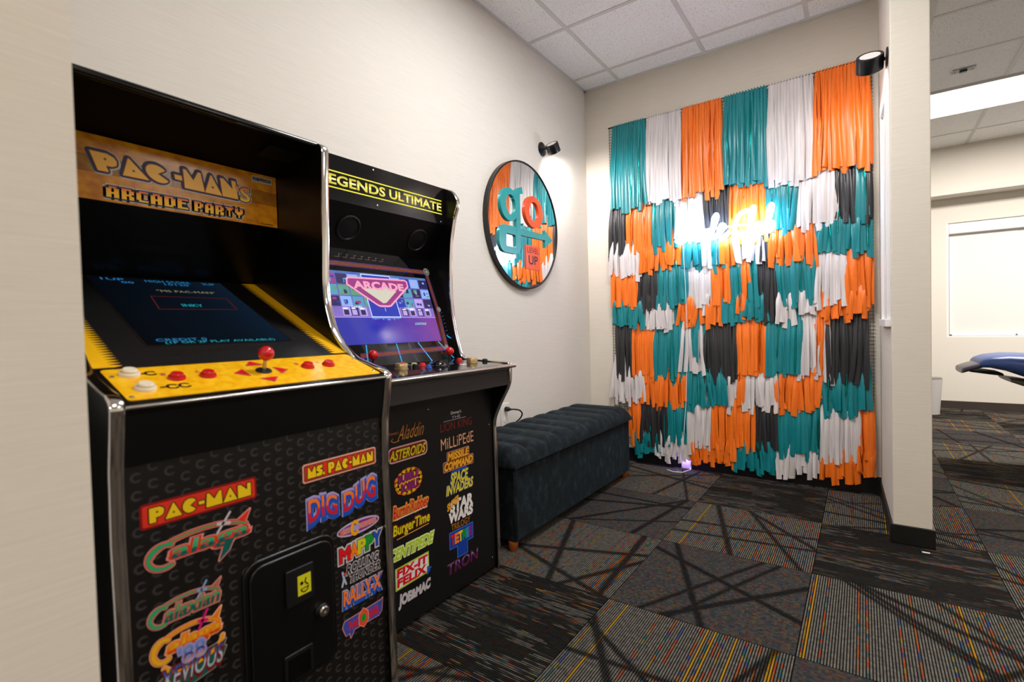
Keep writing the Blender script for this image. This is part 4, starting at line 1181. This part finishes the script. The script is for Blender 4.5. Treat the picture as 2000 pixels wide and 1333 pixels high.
ring = [j for j in range(nx + 1)] + [i * (nx + 1) + nx for i in range(1, ny + 1)] + [ny * (nx + 1) + j for j in range(nx - 1, -1, -1)] + [i * (nx + 1) for i in range(ny - 1, 0, -1)]
low = []
for r_ in ring:
    x, y, z = vs[r_]; low.append(len(vs)); vs.append((x, y, 0.387))
for i in range(len(ring)):
    j = (i + 1) % len(ring); fs.append((ring[i], low[i], low[j], ring[j]))
fs.append(low)
mb.add(vs, fs, VELV)
mb.build('lid', BEN, angle=60)
WOOD = mat('orange_wood', '84441A', 0.3)
for x in (-1.325, -1.70):
    for y in (1.858, 3.17):
        mb = MB(); mb.lathe([(0, 0.0), (.017, 0.0), (.021, .012), (.024, .030), (.022, .042), (0, .0425)], (x, y, 0), (0, 0, 1), WOOD, 20); mb.build('leg', BEN)

# ------------------------------------------------------------------ round mirror with a sign on it
MIRF = mat('mirror_frame_black', '16161A', 0.35); MIRG = mat('mirror_silver', 'F2F4F4', 0.015, metal=1.0)
MC = (2.655, 1.667); MR = 0.398
MI = thing('round_mirror', 'round black-framed wall mirror carrying teal and orange go lettering above the bench', 'mirror', (XL, MC[0], MC[1]))
mb = MB(); mb.lathe([(MR - .009, .002), (MR, .002), (MR, .034), (MR - .003, .036), (MR - .009, .036), (MR - .010, .031)], (XL, MC[0], MC[1]), (1, 0, 0), MIRF, 96); mb.build('frame', MI)
mb = MB(); mb.lathe([(0, .030), (MR - .0095, .030), (MR - .0095, .024), (0, .024)], (XL, MC[0], MC[1]), (1, 0, 0), MIRG, 96); mb.build('mirror_glass', MI)
FMI = Frame((XL + .030, 0, 0), (0, 1, 0), (0, 0, 1))
TEAL = mat('sign_teal', '1E9A9C', 0.35); SORG = mat('sign_orange', 'F0561E', 0.35); SDARK = mat('sign_edge_dark', '3A1410', 0.5)
def ring_solid(mb, F, outer, inner, h0, h1, m):
    n = len(outer); vs = []
    for h in (h0, h1):
        vs += [F.p(a, b, h) for a, b in outer] + [F.p(a, b, h) for a, b in inner]
    fs = []
    for i in range(n):
        j = (i + 1) % n
        fs += [(i, j, n + j, n + i), (2 * n + i, 2 * n + j, 3 * n + j, 3 * n + i), (i, j, 2 * n + j, 2 * n + i), (n + i, n + j, 3 * n + j, 3 * n + i)]
    mb.add(vs, fs, m)
H0, H1 = .0005, .012
def ell(cx, cy, rx, ry, n=40): return [(cx + rx * cos(2 * pi * i / n), cy + ry * sin(2 * pi * i / n)) for i in range(n)]
def strip(path, w):
    """closed outline of a stroked path"""
    L = []; R = []
    for i, p in enumerate(path):
        a = Vector(path[max(i - 1, 0)]); b = Vector(path[min(i + 1, len(path) - 1)]); t = (b - a).normalized()
        L.append((p[0] - t.y * w / 2, p[1] + t.x * w / 2)); R.append((p[0] + t.y * w / 2, p[1] - t.x * w / 2))
    return L + R[::-1]
mb = MB()
ring_solid(mb, FMI, ell(2.470, 1.765, .093, .099), ell(2.484, 1.765, .050, .062), H0, H1, TEAL)
solid(mb, FMI, strip([(2.532, 1.80), (2.548, 1.845), (2.580, 1.868), (2.612, 1.878)], .040), H0, H1 - .0004, TEAL)
solid(mb, FMI, strip([(2.5605, 1.845), (2.5605, 1.70), (2.561, 1.54)], .046), H0, H1 - .0002, TEAL)
lo = rrect(2.359, 1.474, 2.584, 1.639, .062, 9); li = rrect(2.428, 1.513, 2.528, 1.590, .012, 9)
ring_solid(mb, FMI, lo, li, H0, H1 - .0006, TEAL)
solid(mb, FMI, [(2.50, 1.597), (2.873, 1.601), (2.873, 1.552), (2.972, 1.612), (2.873, 1.668), (2.873, 1.638), (2.50, 1.637)], H0, H1 - .0008, TEAL)
mb.build('letter_g', MI, smooth=False)
mb = MB(); ring_solid(mb, FMI, ell(2.742, 1.765, .107, .101), ell(2.744, 1.766, .055, .064), H0, H1, SORG); mb.build('letter_o', MI, smooth=False)
mb = MB(); solid(mb, FMI, [(2.643, 1.395), (2.810, 1.395), (2.812, 1.548), (2.645, 1.548)], H0, .006, SORG); tg = mb.build('tag', MI, smooth=False)
mb = MB(); FT = Frame((XL + .0362, 0, 0), (0, 1, 0), (0, 0, 1))
d_text(mb, FT, 'LEVEL', 2.660, 1.500, 2.795, 1.534, SDARK, .0006); d_text(mb, FT, 'UP', 2.674, 1.428, 2.780, 1.482, SDARK, .0006, .02)
mb.build('tag_lettering', tg, flip=False, smooth=False)

# ------------------------------------------------------------------ wall lamps
LBLK = mat('lamp_black', '0E1014', 0.3, spec=0.6); CAPW = mat('lamp_back_disc', 'E8E4E0', 0.4); LGLOW = mat('lamp_glow', 'FFFFFF', emit='FFF4EC', es=30)
def wall_lamp(base, wall_n, head, aim, label, power, R=.046, H=.062):
    t = thing('wall_lamp', label, 'wall lamp', base, 'black wall lamps'); wn_ = Vector(wall_n).normalized()
    mb = MB(); mb.lathe([(0, .0005), (.047, .0005), (.047, .005), (.044, .007), (0, .007)], base, wn_, LBLK, 36); mb.build('wall_plate', t)
    head = Vector(head); aim = Vector(aim).normalized()
    st = Vector(base) + wn_ * .006
    mb = MB(); mb.tube([st, head - (head - st).normalized() * R * .8], .0045, LBLK, 12); mb.ball(head - (head - st).normalized() * R * .95, .010, LBLK, 14); mb.build('arm', t)
    mb = MB(); o = head - aim * H / 2
    mb.lathe([(R * .74, .0005), (R * .78, -.001), (R * .96, -.001), (R, .003), (R, H - .002), (R * .97, H), (R * .86, H), (R * .84, H - .006)], o, aim, LBLK, 40)
    hd = mb.build('lamp_head', t)
    mb = MB(); mb.lathe([(0, .0), (R * .75, .0), (R * .75, .002), (0, .002)], o, aim, CAPW, 40); mb.build('back_disc', hd)
    mb = MB(); mb.lathe([(0, H - .005), (R * .84, H - .005), (R * .84, H - .007), (0, H - .007)], o, aim, LGLOW, 40); mb.build('light_disc', hd)
    l = bpy.data.lights.new('lamp_beam', 'SPOT'); l.energy = power; l.spot_size = radians(145); l.spot_blend = .6; l.shadow_soft_size = .03; l.color = (1.0, .93, .92)
    lo_ = bpy.data.objects.new('lamp_beam', l); COL.objects.link(lo_); lo_.parent = t
    lo_.location = (o + aim * (H + .004)) - Vector(base)
    lo_.rotation_euler = aim.to_track_quat('-Z', 'Y').to_euler()
    return t
wall_lamp((XL, 2.925, 2.226), (1, 0, 0), (-1.678, 2.925, 2.214), (.02, .62, -.80), 'black wall lamp on the long wall just above the round mirror', 36, .044, .060)
wall_lamp((wx(2.95), 2.95, 2.235), (-1, -.034, 0), (.036, 2.962, 2.235), (-.02, .66, -.75), 'black wall lamp on the wall end beside the top orange streamers', 9, .055, .070)

# ------------------------------------------------------------------ outlet and plug
PLW = mat('outlet_white', 'E6E2DA', 0.35)
OU = thing('wall_outlet', 'white double power outlet on the wall between cabinet and bench', 'outlet', (XL, 2.42, .50))
mb = MB(); mb.box(XL, XL + .006, 2.378, 2.462, .44, .575, PLW); mb.build('cover_plate', OU, bevel=.003)
for z in (.474, .541):
    mb = MB(); mb.lathe([(.0, .006), (.0, .0085), (.017, .0085), (.018, .006)], (XL, 2.42, z), (1, 0, 0), PLW, 24); mb.build('socket', OU)
PCORD = thing('power_cable', 'black power cord plugged into the wall outlet and dropping behind the bench', 'power cord', (XL + .02, 2.42, .541))
mb = MB(); mb.lathe([(0, .0), (.014, .0), (.015, .012), (.013, .024), (.007, .034), (.0045, .046), (0, .046)], (XL + .009, 2.42, .541), (1, 0, 0), RUBR, 20); mb.build('plug', PCORD)
mb = MB()
pth = [(XL + .050, 2.42, .541), (XL + .068, 2.435, .540), (XL + .082, 2.465, .530), (XL + .080, 2.49, .505), (XL + .060, 2.495, .475), (XL + .035, 2.47, .445), (XL + .011, 2.44, .41), (XL + .010, 2.42, .30), (XL + .020, 2.40, .005)]
pp = []
for i in range(len(pth) - 1):
    a = Vector(pth[max(i - 1, 0)]); b = Vector(pth[i]); c = Vector(pth[i + 1]); d = Vector(pth[min(i + 2, len(pth) - 1)])
    for k in range(5):
        s = k / 5; pp.append(0.5 * ((2 * b) + (c - a) * s + (2 * a - 5 * b + 4 * c - d) * s * s + (3 * b - a - 3 * c + d) * s ** 3))
pp.append(Vector(pth[-1]))
mb.tube(pp, .0045, RUBR, 10); mb.build('lead', PCORD)

# ------------------------------------------------------------------ streamer backdrop
def streamer(name, h, rough, sheen=0.0, metal=0.0):
    m = mat(name, h, rough, metal=metal, spec=0.5); g = NT(m)
    if not metal:
        p = g.pos(); x, y, z = g.sep(p)
        n = g.noise(g.comb(g.math('MULTIPLY', x, 90.0), 0.0, g.math('MULTIPLY', z, 3.0)), 1.0, 2.0)
        c = lin(h); g.color(g.ramp(n, [(.3, tuple(q * .8 for q in c[:3]) + (1,)), (.7, tuple(min(1, q * 1.12) for q in c[:3]) + (1,))]))
        g.bump(n, .2, .002)
    return m
SM = {'t': streamer('streamer_teal', '0F8088', .33), 'o': streamer('streamer_orange', 'FB761C', .36), 'w': streamer('streamer_white', 'D6CFCF', .42), 'k': streamer('streamer_black', '2A2A2D', .42)}
SH = {'t': streamer('foil_teal', '14A49A', .18, metal=1.0), 'o': streamer('foil_orange', 'E0661A', .18, metal=1.0)}
WORD = {'t': 'teal', 'o': 'orange', 'w': 'white', 'k': 'black'}
ROWS = [
    [('t',-1.535,-1.269,1.881,1.847), ('w',-1.272,-1.012,1.884,1.849), ('o',-1.015,-0.747,1.884,1.859), ('t',-0.749,-0.478,1.893,1.889), ('w',-0.484,-0.226,1.868,1.866), ('o',-0.231,0.050,1.897,1.880)],
    [('k',-1.552,-1.422,1.502,1.535), ('o',-1.426,-1.223,1.535,1.496), ('t',-1.229,-1.056,1.551,1.539), ('w',-1.062,-0.871,1.603,1.580), ('k',-0.877,-0.710,1.581,1.560), ('o',-0.710,-0.494,1.560,1.534), ('t',-0.499,-0.309,1.583,1.542), ('w',-0.319,-0.106,1.575,1.576), ('k',-0.131,-0.024,1.580,1.576), ('t',-0.032,0.034,1.566,1.583), ('k',0.020,0.052,1.585,1.593)],
    [('w',-1.539,-1.305,1.364,1.368), ('o',-1.312,-1.009,1.394,1.404), ('t',-1.016,-0.874,1.387,1.392), ('w',-0.887,-0.789,1.383,1.401), ('t',-0.834,-0.750,1.378,1.398), ('o',-0.763,-0.688,1.382,1.392), ('w',-0.700,-0.519,1.393,1.402), ('k',-0.530,-0.472,1.393,1.397), ('o',-0.484,-0.225,1.389,1.364), ('t',-0.235,0.043,1.402,1.395)],
    [('o',-1.552,-1.336,1.134,1.137), ('k',-1.345,-1.190,1.111,1.112), ('t',-1.200,-0.979,1.149,1.156), ('w',-0.986,-0.819,1.122,1.131), ('o',-0.832,-0.704,1.132,1.133), ('t',-0.717,-0.642,1.093,1.123), ('o',-0.660,-0.593,1.124,1.137), ('t',-0.606,-0.552,1.072,1.087), ('k',-0.571,-0.442,1.022,1.034), ('t',-0.453,-0.319,1.076,1.093), ('t',-0.330,-0.222,1.109,1.135), ('w',-0.238,-0.079,1.089,1.112), ('o',-0.090,0.050,1.044,1.061)],
    [('t',-1.546,-1.300,1.011,1.013), ('w',-1.293,-1.094,0.976,0.983), ('o',-1.044,-0.886,1.014,1.017), ('w',-0.912,-0.845,1.094,1.098), ('o',-0.860,-0.756,0.996,1.000), ('t',-0.769,-0.643,1.011,1.017), ('o',-0.667,-0.612,1.051,1.056), ('t',-0.631,-0.494,1.024,1.026), ('w',-0.437,-0.358,1.005,1.010), ('w',-0.338,-0.207,1.053,1.067), ('o',-0.213,-0.056,1.006,1.013), ('o',-0.060,0.027,1.037,1.049)],
    [('k',-1.530,-1.382,0.618,0.624), ('o',-1.394,-1.217,0.612,0.630), ('t',-1.240,-1.015,0.592,0.627), ('w',-1.029,-0.892,0.651,0.667), ('t',-0.964,-0.870,0.787,0.789), ('k',-0.886,-0.673,0.597,0.624), ('o',-0.679,-0.498,0.674,0.670), ('t',-0.498,-0.301,0.657,0.686), ('w',-0.323,-0.211,0.632,0.674), ('o',-0.242,-0.190,0.667,0.669), ('w',-0.201,-0.154,0.613,0.630), ('k',-0.185,0.036,0.614,0.639)],
    [('w',-1.551,-1.296,0.432,0.467), ('o',-1.312,-0.990,0.410,0.469), ('t',-1.005,-0.726,0.432,0.459), ('w',-0.745,-0.669,0.434,0.456), ('o',-0.682,-0.626,0.455,0.459), ('w',-0.651,-0.443,0.431,0.472), ('o',-0.460,-0.202,0.432,0.474), ('t',-0.208,0.040,0.434,0.472)],
    [('o',-1.427,-1.333,0.142,0.164), ('k',-1.349,-1.137,0.136,0.175), ('t',-1.160,-0.995,0.147,0.177), ('w',-1.010,-0.833,0.139,0.167), ('o',-0.853,-0.648,0.147,0.172), ('o',-0.655,-0.575,0.155,0.165), ('k',-0.587,-0.440,0.163,0.188), ('t',-0.452,-0.204,0.148,0.196), ('w',-0.215,-0.013,0.141,0.190), ('o',-0.027,0.052,0.158,0.188)],
    [('t',-1.398,-1.198,0.043,0.076), ('w',-1.236,-1.110,0.045,0.062), ('w',-1.125,-0.990,0.041,0.059), ('o',-1.004,-0.687,0.040,0.076), ('t',-0.706,-0.459,0.029,0.056), ('w',-0.465,-0.216,0.048,0.079), ('o',-0.227,0.052,0.053,0.086)],
]
TOPS = [2.505, 2.03, 1.74, 1.55, 1.30, 1.16, .80, .62, .34]
NETY = 3.568
BK = thing('streamer_backdrop', 'teal, orange, white and black streamer curtain hanging over the end wall', 'streamer backdrop', (-.74, NETY, 0.0))
NETM = mat('net_black', '0B0B0C', .6)
mb = MB(); mb.tube([(-1.562, NETY - .006, 2.512), (-1.1, NETY - .006, 2.508), (-.5, NETY - .006, 2.508), (.056, NETY - .006, 2.512)], .0045, NETM, 8); mb.build('top_cord', BK)
mb = MB()
for k in range(41):
    x = -1.556 + 1.606 * k / 40; mb.box(x - .0012, x + .0012, NETY - .001, NETY + .001, .20, 2.508, NETM)
for k in range(110):
    z = .20 + 2.308 * k / 109; mb.box(-1.562, .057, NETY - .0012, NETY + .0012, z - .0012, z + .0012, NETM)
mb.build('net', BK, smooth=False)
rs = random.Random(21)
def strip_mesh(mb, x, z1, z0, w, y, m, sway, fan, curl, first):
    """one streamer: a long curled ribbon, gathered at the knot and loose at its cut end"""
    n = 9; vs = []; fs = []
    yaw = (rs.random() - .5) * .9; ph = rs.random() * 6; amp = .0015 + rs.random() * .002; tilt = (rs.random() - .5) * .012
    for i in range(n + 1):
        t = i / n; z = z1 + (z0 - z1) * t
        ww = w * (.55 + .45 * min(1, t * 2.2)) / 2
        cx = x + sway * t * t + fan * min(1, t * 3) + amp * sin(ph + t * 5)
        yb_ = NETY - .014; yy = yb_ + (y - yb_ - .010) * min(1, t / .5) ** 1.2 + .003 * sin(ph * 2 + t * 7) * min(1, t * 3)
        cw = curl * (1 - .35 * t)
        zz = tilt * (1 if i == n else 0)
        tw = yaw * min(1, t * 2) + .25 * sin(ph + t * 4) * t
        vs += [(cx - ww, yy + cw * .5 - ww * tw, z - zz), (cx - ww * .45, yy - cw * .35 - ww * .45 * tw, z - zz * .4), (cx + ww * .45, yy - cw * .35 + ww * .45 * tw, z + zz * .4), (cx + ww, yy + cw * .5 + ww * tw, z + zz)]
    for i in range(n):
        for k in range(3):
            a = i * 4 + k; fs.append((a, a + 1, a + 5, a + 4))
    mb.add(vs, fs, m)
for ri, row in enumerate(ROWS):
    zt = TOPS[ri]
    for (c, xa, xb, za, zb) in row:
        mb = MB(); wdt = xb - xa
        ym = NETY - .006
        yf = ym - .044 + .0015 * ri
        mb.box(xa + .006, xb - .006, NETY - .010, NETY - .004, zt - .012, zt + (.004 if ri else .003), SM[c])
        sp = .0190 if c != 'k' else .017
        nS = max(2, int(round(wdt / sp)))
        for lay in range(2):
            for i in range(nS):
                f = (i + .5) / nS
                x = xa + .010 + (wdt - .020) * f + (rs.random() - .5) * .006
                zb_ = za + (zb - za) * f
                jit = rs.random()
                if lay == 0: z0 = zb_ + .02 + jit * .06
                else: z0 = zb_ + (jit * .040 if rs.random() < .75 else -jit * .030)
                if ri == len(ROWS) - 1: z0 = max(.028, z0)
                fan = (f - .5) * .012
                w = (.024 + rs.random() * .014) if c != 'k' else (.019 + rs.random() * .010)
                y = (ym - .012 - rs.random() * .006) if lay == 0 else (yf + rs.random() * .016)
                sw = (rs.random() - .5) * .030 if rs.random() < .8 else (rs.random() - .5) * .07
                m_ = SM[c]
                x2 = max(xa + .004, min(xb - .004, x))
                if x2 + fan + sw > .052: sw = -abs(sw) * .3
                strip_mesh(mb, x2, zt, z0, w, y, m_, sw, fan, (.004 + rs.random() * .010), i == 0)
        if c in SH:
            for i in range(max(1, nS // 5)):
                x = xa + .012 + (wdt - .024) * rs.random()
                strip_mesh(mb, x, zt, za + .02 + rs.random() * .12, .006, yf - .004 + rs.random() * .006, SH[c], (rs.random() - .5) * .02, 0, .004, False)
        if ri == 0:
            for i in range(nS):
                x = xa + .012 + (wdt - .024) * (i + .5) / nS
                mb.tube([(x, NETY - .013, 2.496), (x + .002, NETY - .014, 2.508), (x - .003, NETY - .010, 2.517)], .0045, SM[c], 6)
        o = mb.build(WORD[c] + '_streamer_bunch', BK, flip=False, angle=80)

# ------------------------------------------------------------------ neon sign
NEO = mat('neon_tube_glow', 'FFFFFF', .3, emit='C4DCFF', es=27.0)
ACR = mat('clear_cord', 'DDE6F0', .3)
def cat(pts, n=8):
    out = []
    for i in range(len(pts) - 1):
        a = pts[max(i - 1, 0)]; b = pts[i]; c = pts[i + 1]; d = pts[min(i + 2, len(pts) - 1)]
        for k in range(n):
            s = k / n
            out.append(tuple(0.5 * (2 * b[q] + (c[q] - a[q]) * s + (2 * a[q] - 5 * b[q] + 4 * c[q] - d[q]) * s * s + (3 * b[q] - a[q] - 3 * c[q] + d[q]) * s ** 3) for q in (0, 1)))
    return out + [pts[-1]]
SCRIPT = [
    # Smile
    [(-.005, .02), (.03, .0), (.07, .025), (.075, .06), (.045, .09), (.05, .125), (.085, .145), (.115, .13)],
    [(.095, .005), (.105, .04), (.112, .062), (.112, .01), (.125, .055), (.140, .062), (.142, .01), (.155, .055), (.170, .06), (.172, .012), (.19, .01)],
    [(.200, .06), (.196, .015), (.21, .005), (.225, .03), (.262, .125), (.258, .155), (.240, .12), (.232, .02), (.248, .006), (.270, .03), (.300, .055), (.305, .078), (.288, .082), (.275, .05), (.280, .015), (.305, .006), (.340, .035)],
    # Club
    [(.462, .135), (.440, .152), (.402, .135), (.375, .085), (.372, .035), (.395, .003), (.430, .012), (.455, .04), (.482, .15), (.478, .168), (.462, .13), (.460, .02), (.475, .008), (.492, .03), (.500, .06), (.500, .02), (.512, .008), (.528, .03), (.532, .06), (.532, .02), (.545, .01), (.560, .05), (.585, .155), (.575, .165), (.562, .12), (.556, .03), (.566, .008), (.585, .03), (.588, .055), (.572, .062), (.562, .05)],
]
NS = thing('neon_sign', 'glowing white script sign reading Smile Club hung on the streamers', 'neon sign', (-.75, 3.47, 1.63))
sub = []
for k, P in enumerate(SCRIPT):
    mb = MB(); q = cat(P, 5)
    mb.tube([(-1.028 + x * .994, 3.436, 1.571 + z * .994) for x, z in q], .0135, NEO, 8)  # tube thickened so its shape stands in for the bloom
    sub.append(mb.build('neon_tube', NS))
mb = MB(); mb.box(-1.02, -.47, 3.470, 3.478, 1.637, 1.650, ACR)
for x in (-.98, -.72, -.52): mb.box(x - .004, x + .004, 3.440, 3.474, 1.63, 1.65, ACR)
mb.build('backing_bar', NS, smooth=False)
mb = MB(); mb.tube([(-1.0, 3.476, 1.64), (-.99, 3.49, 1.3), (-.985, 3.505, .9), (-1.0, 3.50, .5), (-1.02, 3.47, .16)], .002, ACR, 6); mb.build('hanging_wire', NS)
PAD = thing('power_adapter', 'small power adapter glowing violet behind the bottom white streamers', 'power adapter', (-1.02, 3.545, 0))
mb = MB(); mb.box(-1.06, -.99, 3.5625, 3.5775, 0.001, .13, PLW); mb.build('body', PAD, bevel=.004)
mb = MB(); mb.box(-1.045, -1.005, 3.559, 3.563, .085, .105, mat('violet_glow', '6050FF', emit='5A50FF', es=12)); mb.build('indicator', PAD, smooth=False)
mb = MB(); mb.tube([(-1.00, 3.569, .012), (-.99, 3.54, .006), (-1.02, 3.455, .004), (-1.08, 3.44, .004), (-1.13, 3.47, .004)], .003, PLW, 8); mb.build('cable', PAD)
pl_ = bpy.data.lights.new('indicator_glow', 'POINT'); pl_.energy = 1.8; pl_.color = (.32, .22, 1.0); pl_.shadow_soft_size = .02
po_ = bpy.data.objects.new('indicator_glow', pl_); COL.objects.link(po_); po_.parent = PAD; po_.location = (-.005, .008, .095)

# ------------------------------------------------------------------ the room beyond
BLW = mat('blind_fabric', 'E4E0DA', .7); VALW = mat('blind_cassette', 'E2DFDE', .4)
RB = thing('roller_blind', 'white roller blind lowered over the far window', 'blind', (1.5, YF + .06, WZ1))
mb = MB(); mb.box(WX0 + .022, WX1 - .022, YF + .012, YF + .10, 1.952, WZ1 - .003, VALW); mb.build('cassette', RB, bevel=.006)
for k, (x0, x1) in enumerate(((WX0 + .03, 1.36), (1.335, 2.14), (2.11, WX1 - .03))):
    dy_ = .005 * (k % 2)
    mb = MB(); mb.box(x0, x1, YF + .06 + dy_, YF + .0635 + dy_, WZ0 + .03, 1.96, BLW); fb = mb.build('shade_fabric', RB, smooth=False)
    mb = MB(); mb.box(x0 + .02, x1 - .02, YF + .055, YF + .072, WZ0 + .014, WZ0 + .032, VALW); mb.build('bottom_bar', fb, bevel=.002)
SEN = thing('ceiling_sensor', 'small metal sensor plate on the ceiling near the bright light panel', 'ceiling sensor', (.625, 5.02, ZC))
mb = MB(); mb.extrude([(.560, 4.985, ZC - .007), (.690, 4.985, ZC - .007), (.690, 5.055, ZC - .007), (.560, 5.055, ZC - .007)], (0, 0, .0065), mat('sensor_plate', '9A958E', .4)); mb.build('plate', SEN, smooth=False)
mb = MB(); mb.box(.602, .645, 5.003, 5.037, ZC - .022, ZC - .007, mat('sensor_green', '1E3A30', .3)); mb.build('sensor_eye', SEN, bevel=.004)
for x in (.575, .675):
    mb = MB(); mb.lathe([(.004, 0), (.004, .002), (0, .003)], (x, 5.02, ZC - .007), (0, 0, -1), RUBR, 10); mb.build('screw', SEN)
# dental chair
DBL = mat('dental_blue', '3A5596', .35, spec=.5); DGR = mat('dental_dark_grip', '3E3A4A', .3); DSH = mat('dental_shell', '5A564E', .4); DIV = mat('dental_ivory', 'CFC8B4', .4)
DC = thing('dental_chair', 'raised blue dental chair with dark foot rest in front of the far window', 'dental chair', (1.35, 4.72, 0))
def loft(mb, secs, m, n=20):
    """secs = [(x, z_mid, half_h, half_w, y)] super-elliptic sections along x"""
    vs = []; fs = []
    for x, zm, hh, hw, y in secs:
        for k in range(n):
            w_ = 2 * pi * k / n; c, s = cos(w_), sin(w_); e = .6
            vs.append((x, y + hw * abs(c) ** e * (1 if c >= 0 else -1), zm + hh * abs(s) ** e * (1 if s >= 0 else -1)))
    for i in range(len(secs) - 1):
        for k in range(n): fs.append((i * n + k, i * n + (k + 1) % n, (i + 1) * n + (k + 1) % n, (i + 1) * n + k))
    fs.append(list(range(n))[::-1]); fs.append([(len(secs) - 1) * n + k for k in range(n)])
    mb.add(vs, fs, m)
DY = 4.72
mb = MB(); loft(mb, [(.555, .650, .016, .15, DY), (.562, .655, .022, .17, DY), (.60, .672, .022, .18, DY), (.655, .692, .022, .185, DY)], DGR); mb.build('foot_rest', DC, angle=50)
mb = MB(); loft(mb, [(.640, .700, .020, .19, DY), (.655, .706, .032, .21, DY), (.70, .716, .042, .23, DY), (.78, .712, .058, .25, DY), (.86, .695, .075, .26, DY), (.95, .672, .092, .27, DY), (1.10, .655, .095, .28, DY), (1.35, .650, .09, .28, DY), (1.52, .66, .075, .28, DY)], DBL); mb.build('seat_cushion', DC, angle=50)
mb = MB(); loft(mb, [(1.46, .70, .05, .25, DY), (1.62, .84, .06, .26, DY), (1.85, 1.05, .055, .25, DY), (2.0, 1.2, .04, .2, DY)], DBL); mb.build('backrest', DC, angle=50)
mb = MB(); loft(mb, [(.60, .648, .004, .15, DY), (.70, .640, .012, .17, DY), (.76, .632, .010, .17, DY)], mat('dental_under', '1E1814', .5)); mb.build('rest_underside', DC, angle=50)
mb = MB(); loft(mb, [(.79, .598, .012, .19, DY), (.86, .578, .022, .20, DY), (.92, .566, .020, .20, DY), (1.3, .55, .03, .2, DY)], DSH); mb.build('seat_shell', DC, angle=50)
mb = MB(); mb.tube([(.90, DY - .30, .72), (.885, DY - .30, .76), (.905, DY - .30, .81), (.97, DY - .30, .83), (1.15, DY - .30, .83), (1.3, DY - .30, .80)], .024, DBL, 14); mb.build('arm_rest', DC)
mb = MB(); mb.box(1.15, 1.45, DY - .13, DY + .13, .04, .56, DIV); mb.build('column', DC, bevel=.03)
mb = MB(); mb.box(.95, 1.75, DY - .28, DY + .28, .0, .05, DIV); mb.build('base', DC, bevel=.02)
# waste bin
mb = MB(); mb.lathe([(0, .0), (.10, .0), (.125, .38), (.13, .385), (.122, .385), (.098, .01), (0, .01)], (.565, 6.93, 0), (0, 0, 1), mat('bin_grey', 'BDB9B6', .4), 32)
tag(mb.build('waste_bin', loc=(.565, 6.93, 0)), 'pale grey waste bin on the carpet by the far wall, half behind the wall end', 'waste bin')
mb = MB(); mb.box(.205, .232, 2.775, 2.783, .0005, .003, mat('paper_white', 'E8E8E8', .7))
tag(mb.build('paper_scrap', loc=(.218, 2.779, 0), smooth=False), 'tiny white paper scrap on the carpet at the foot of the wall end', 'paper scrap')
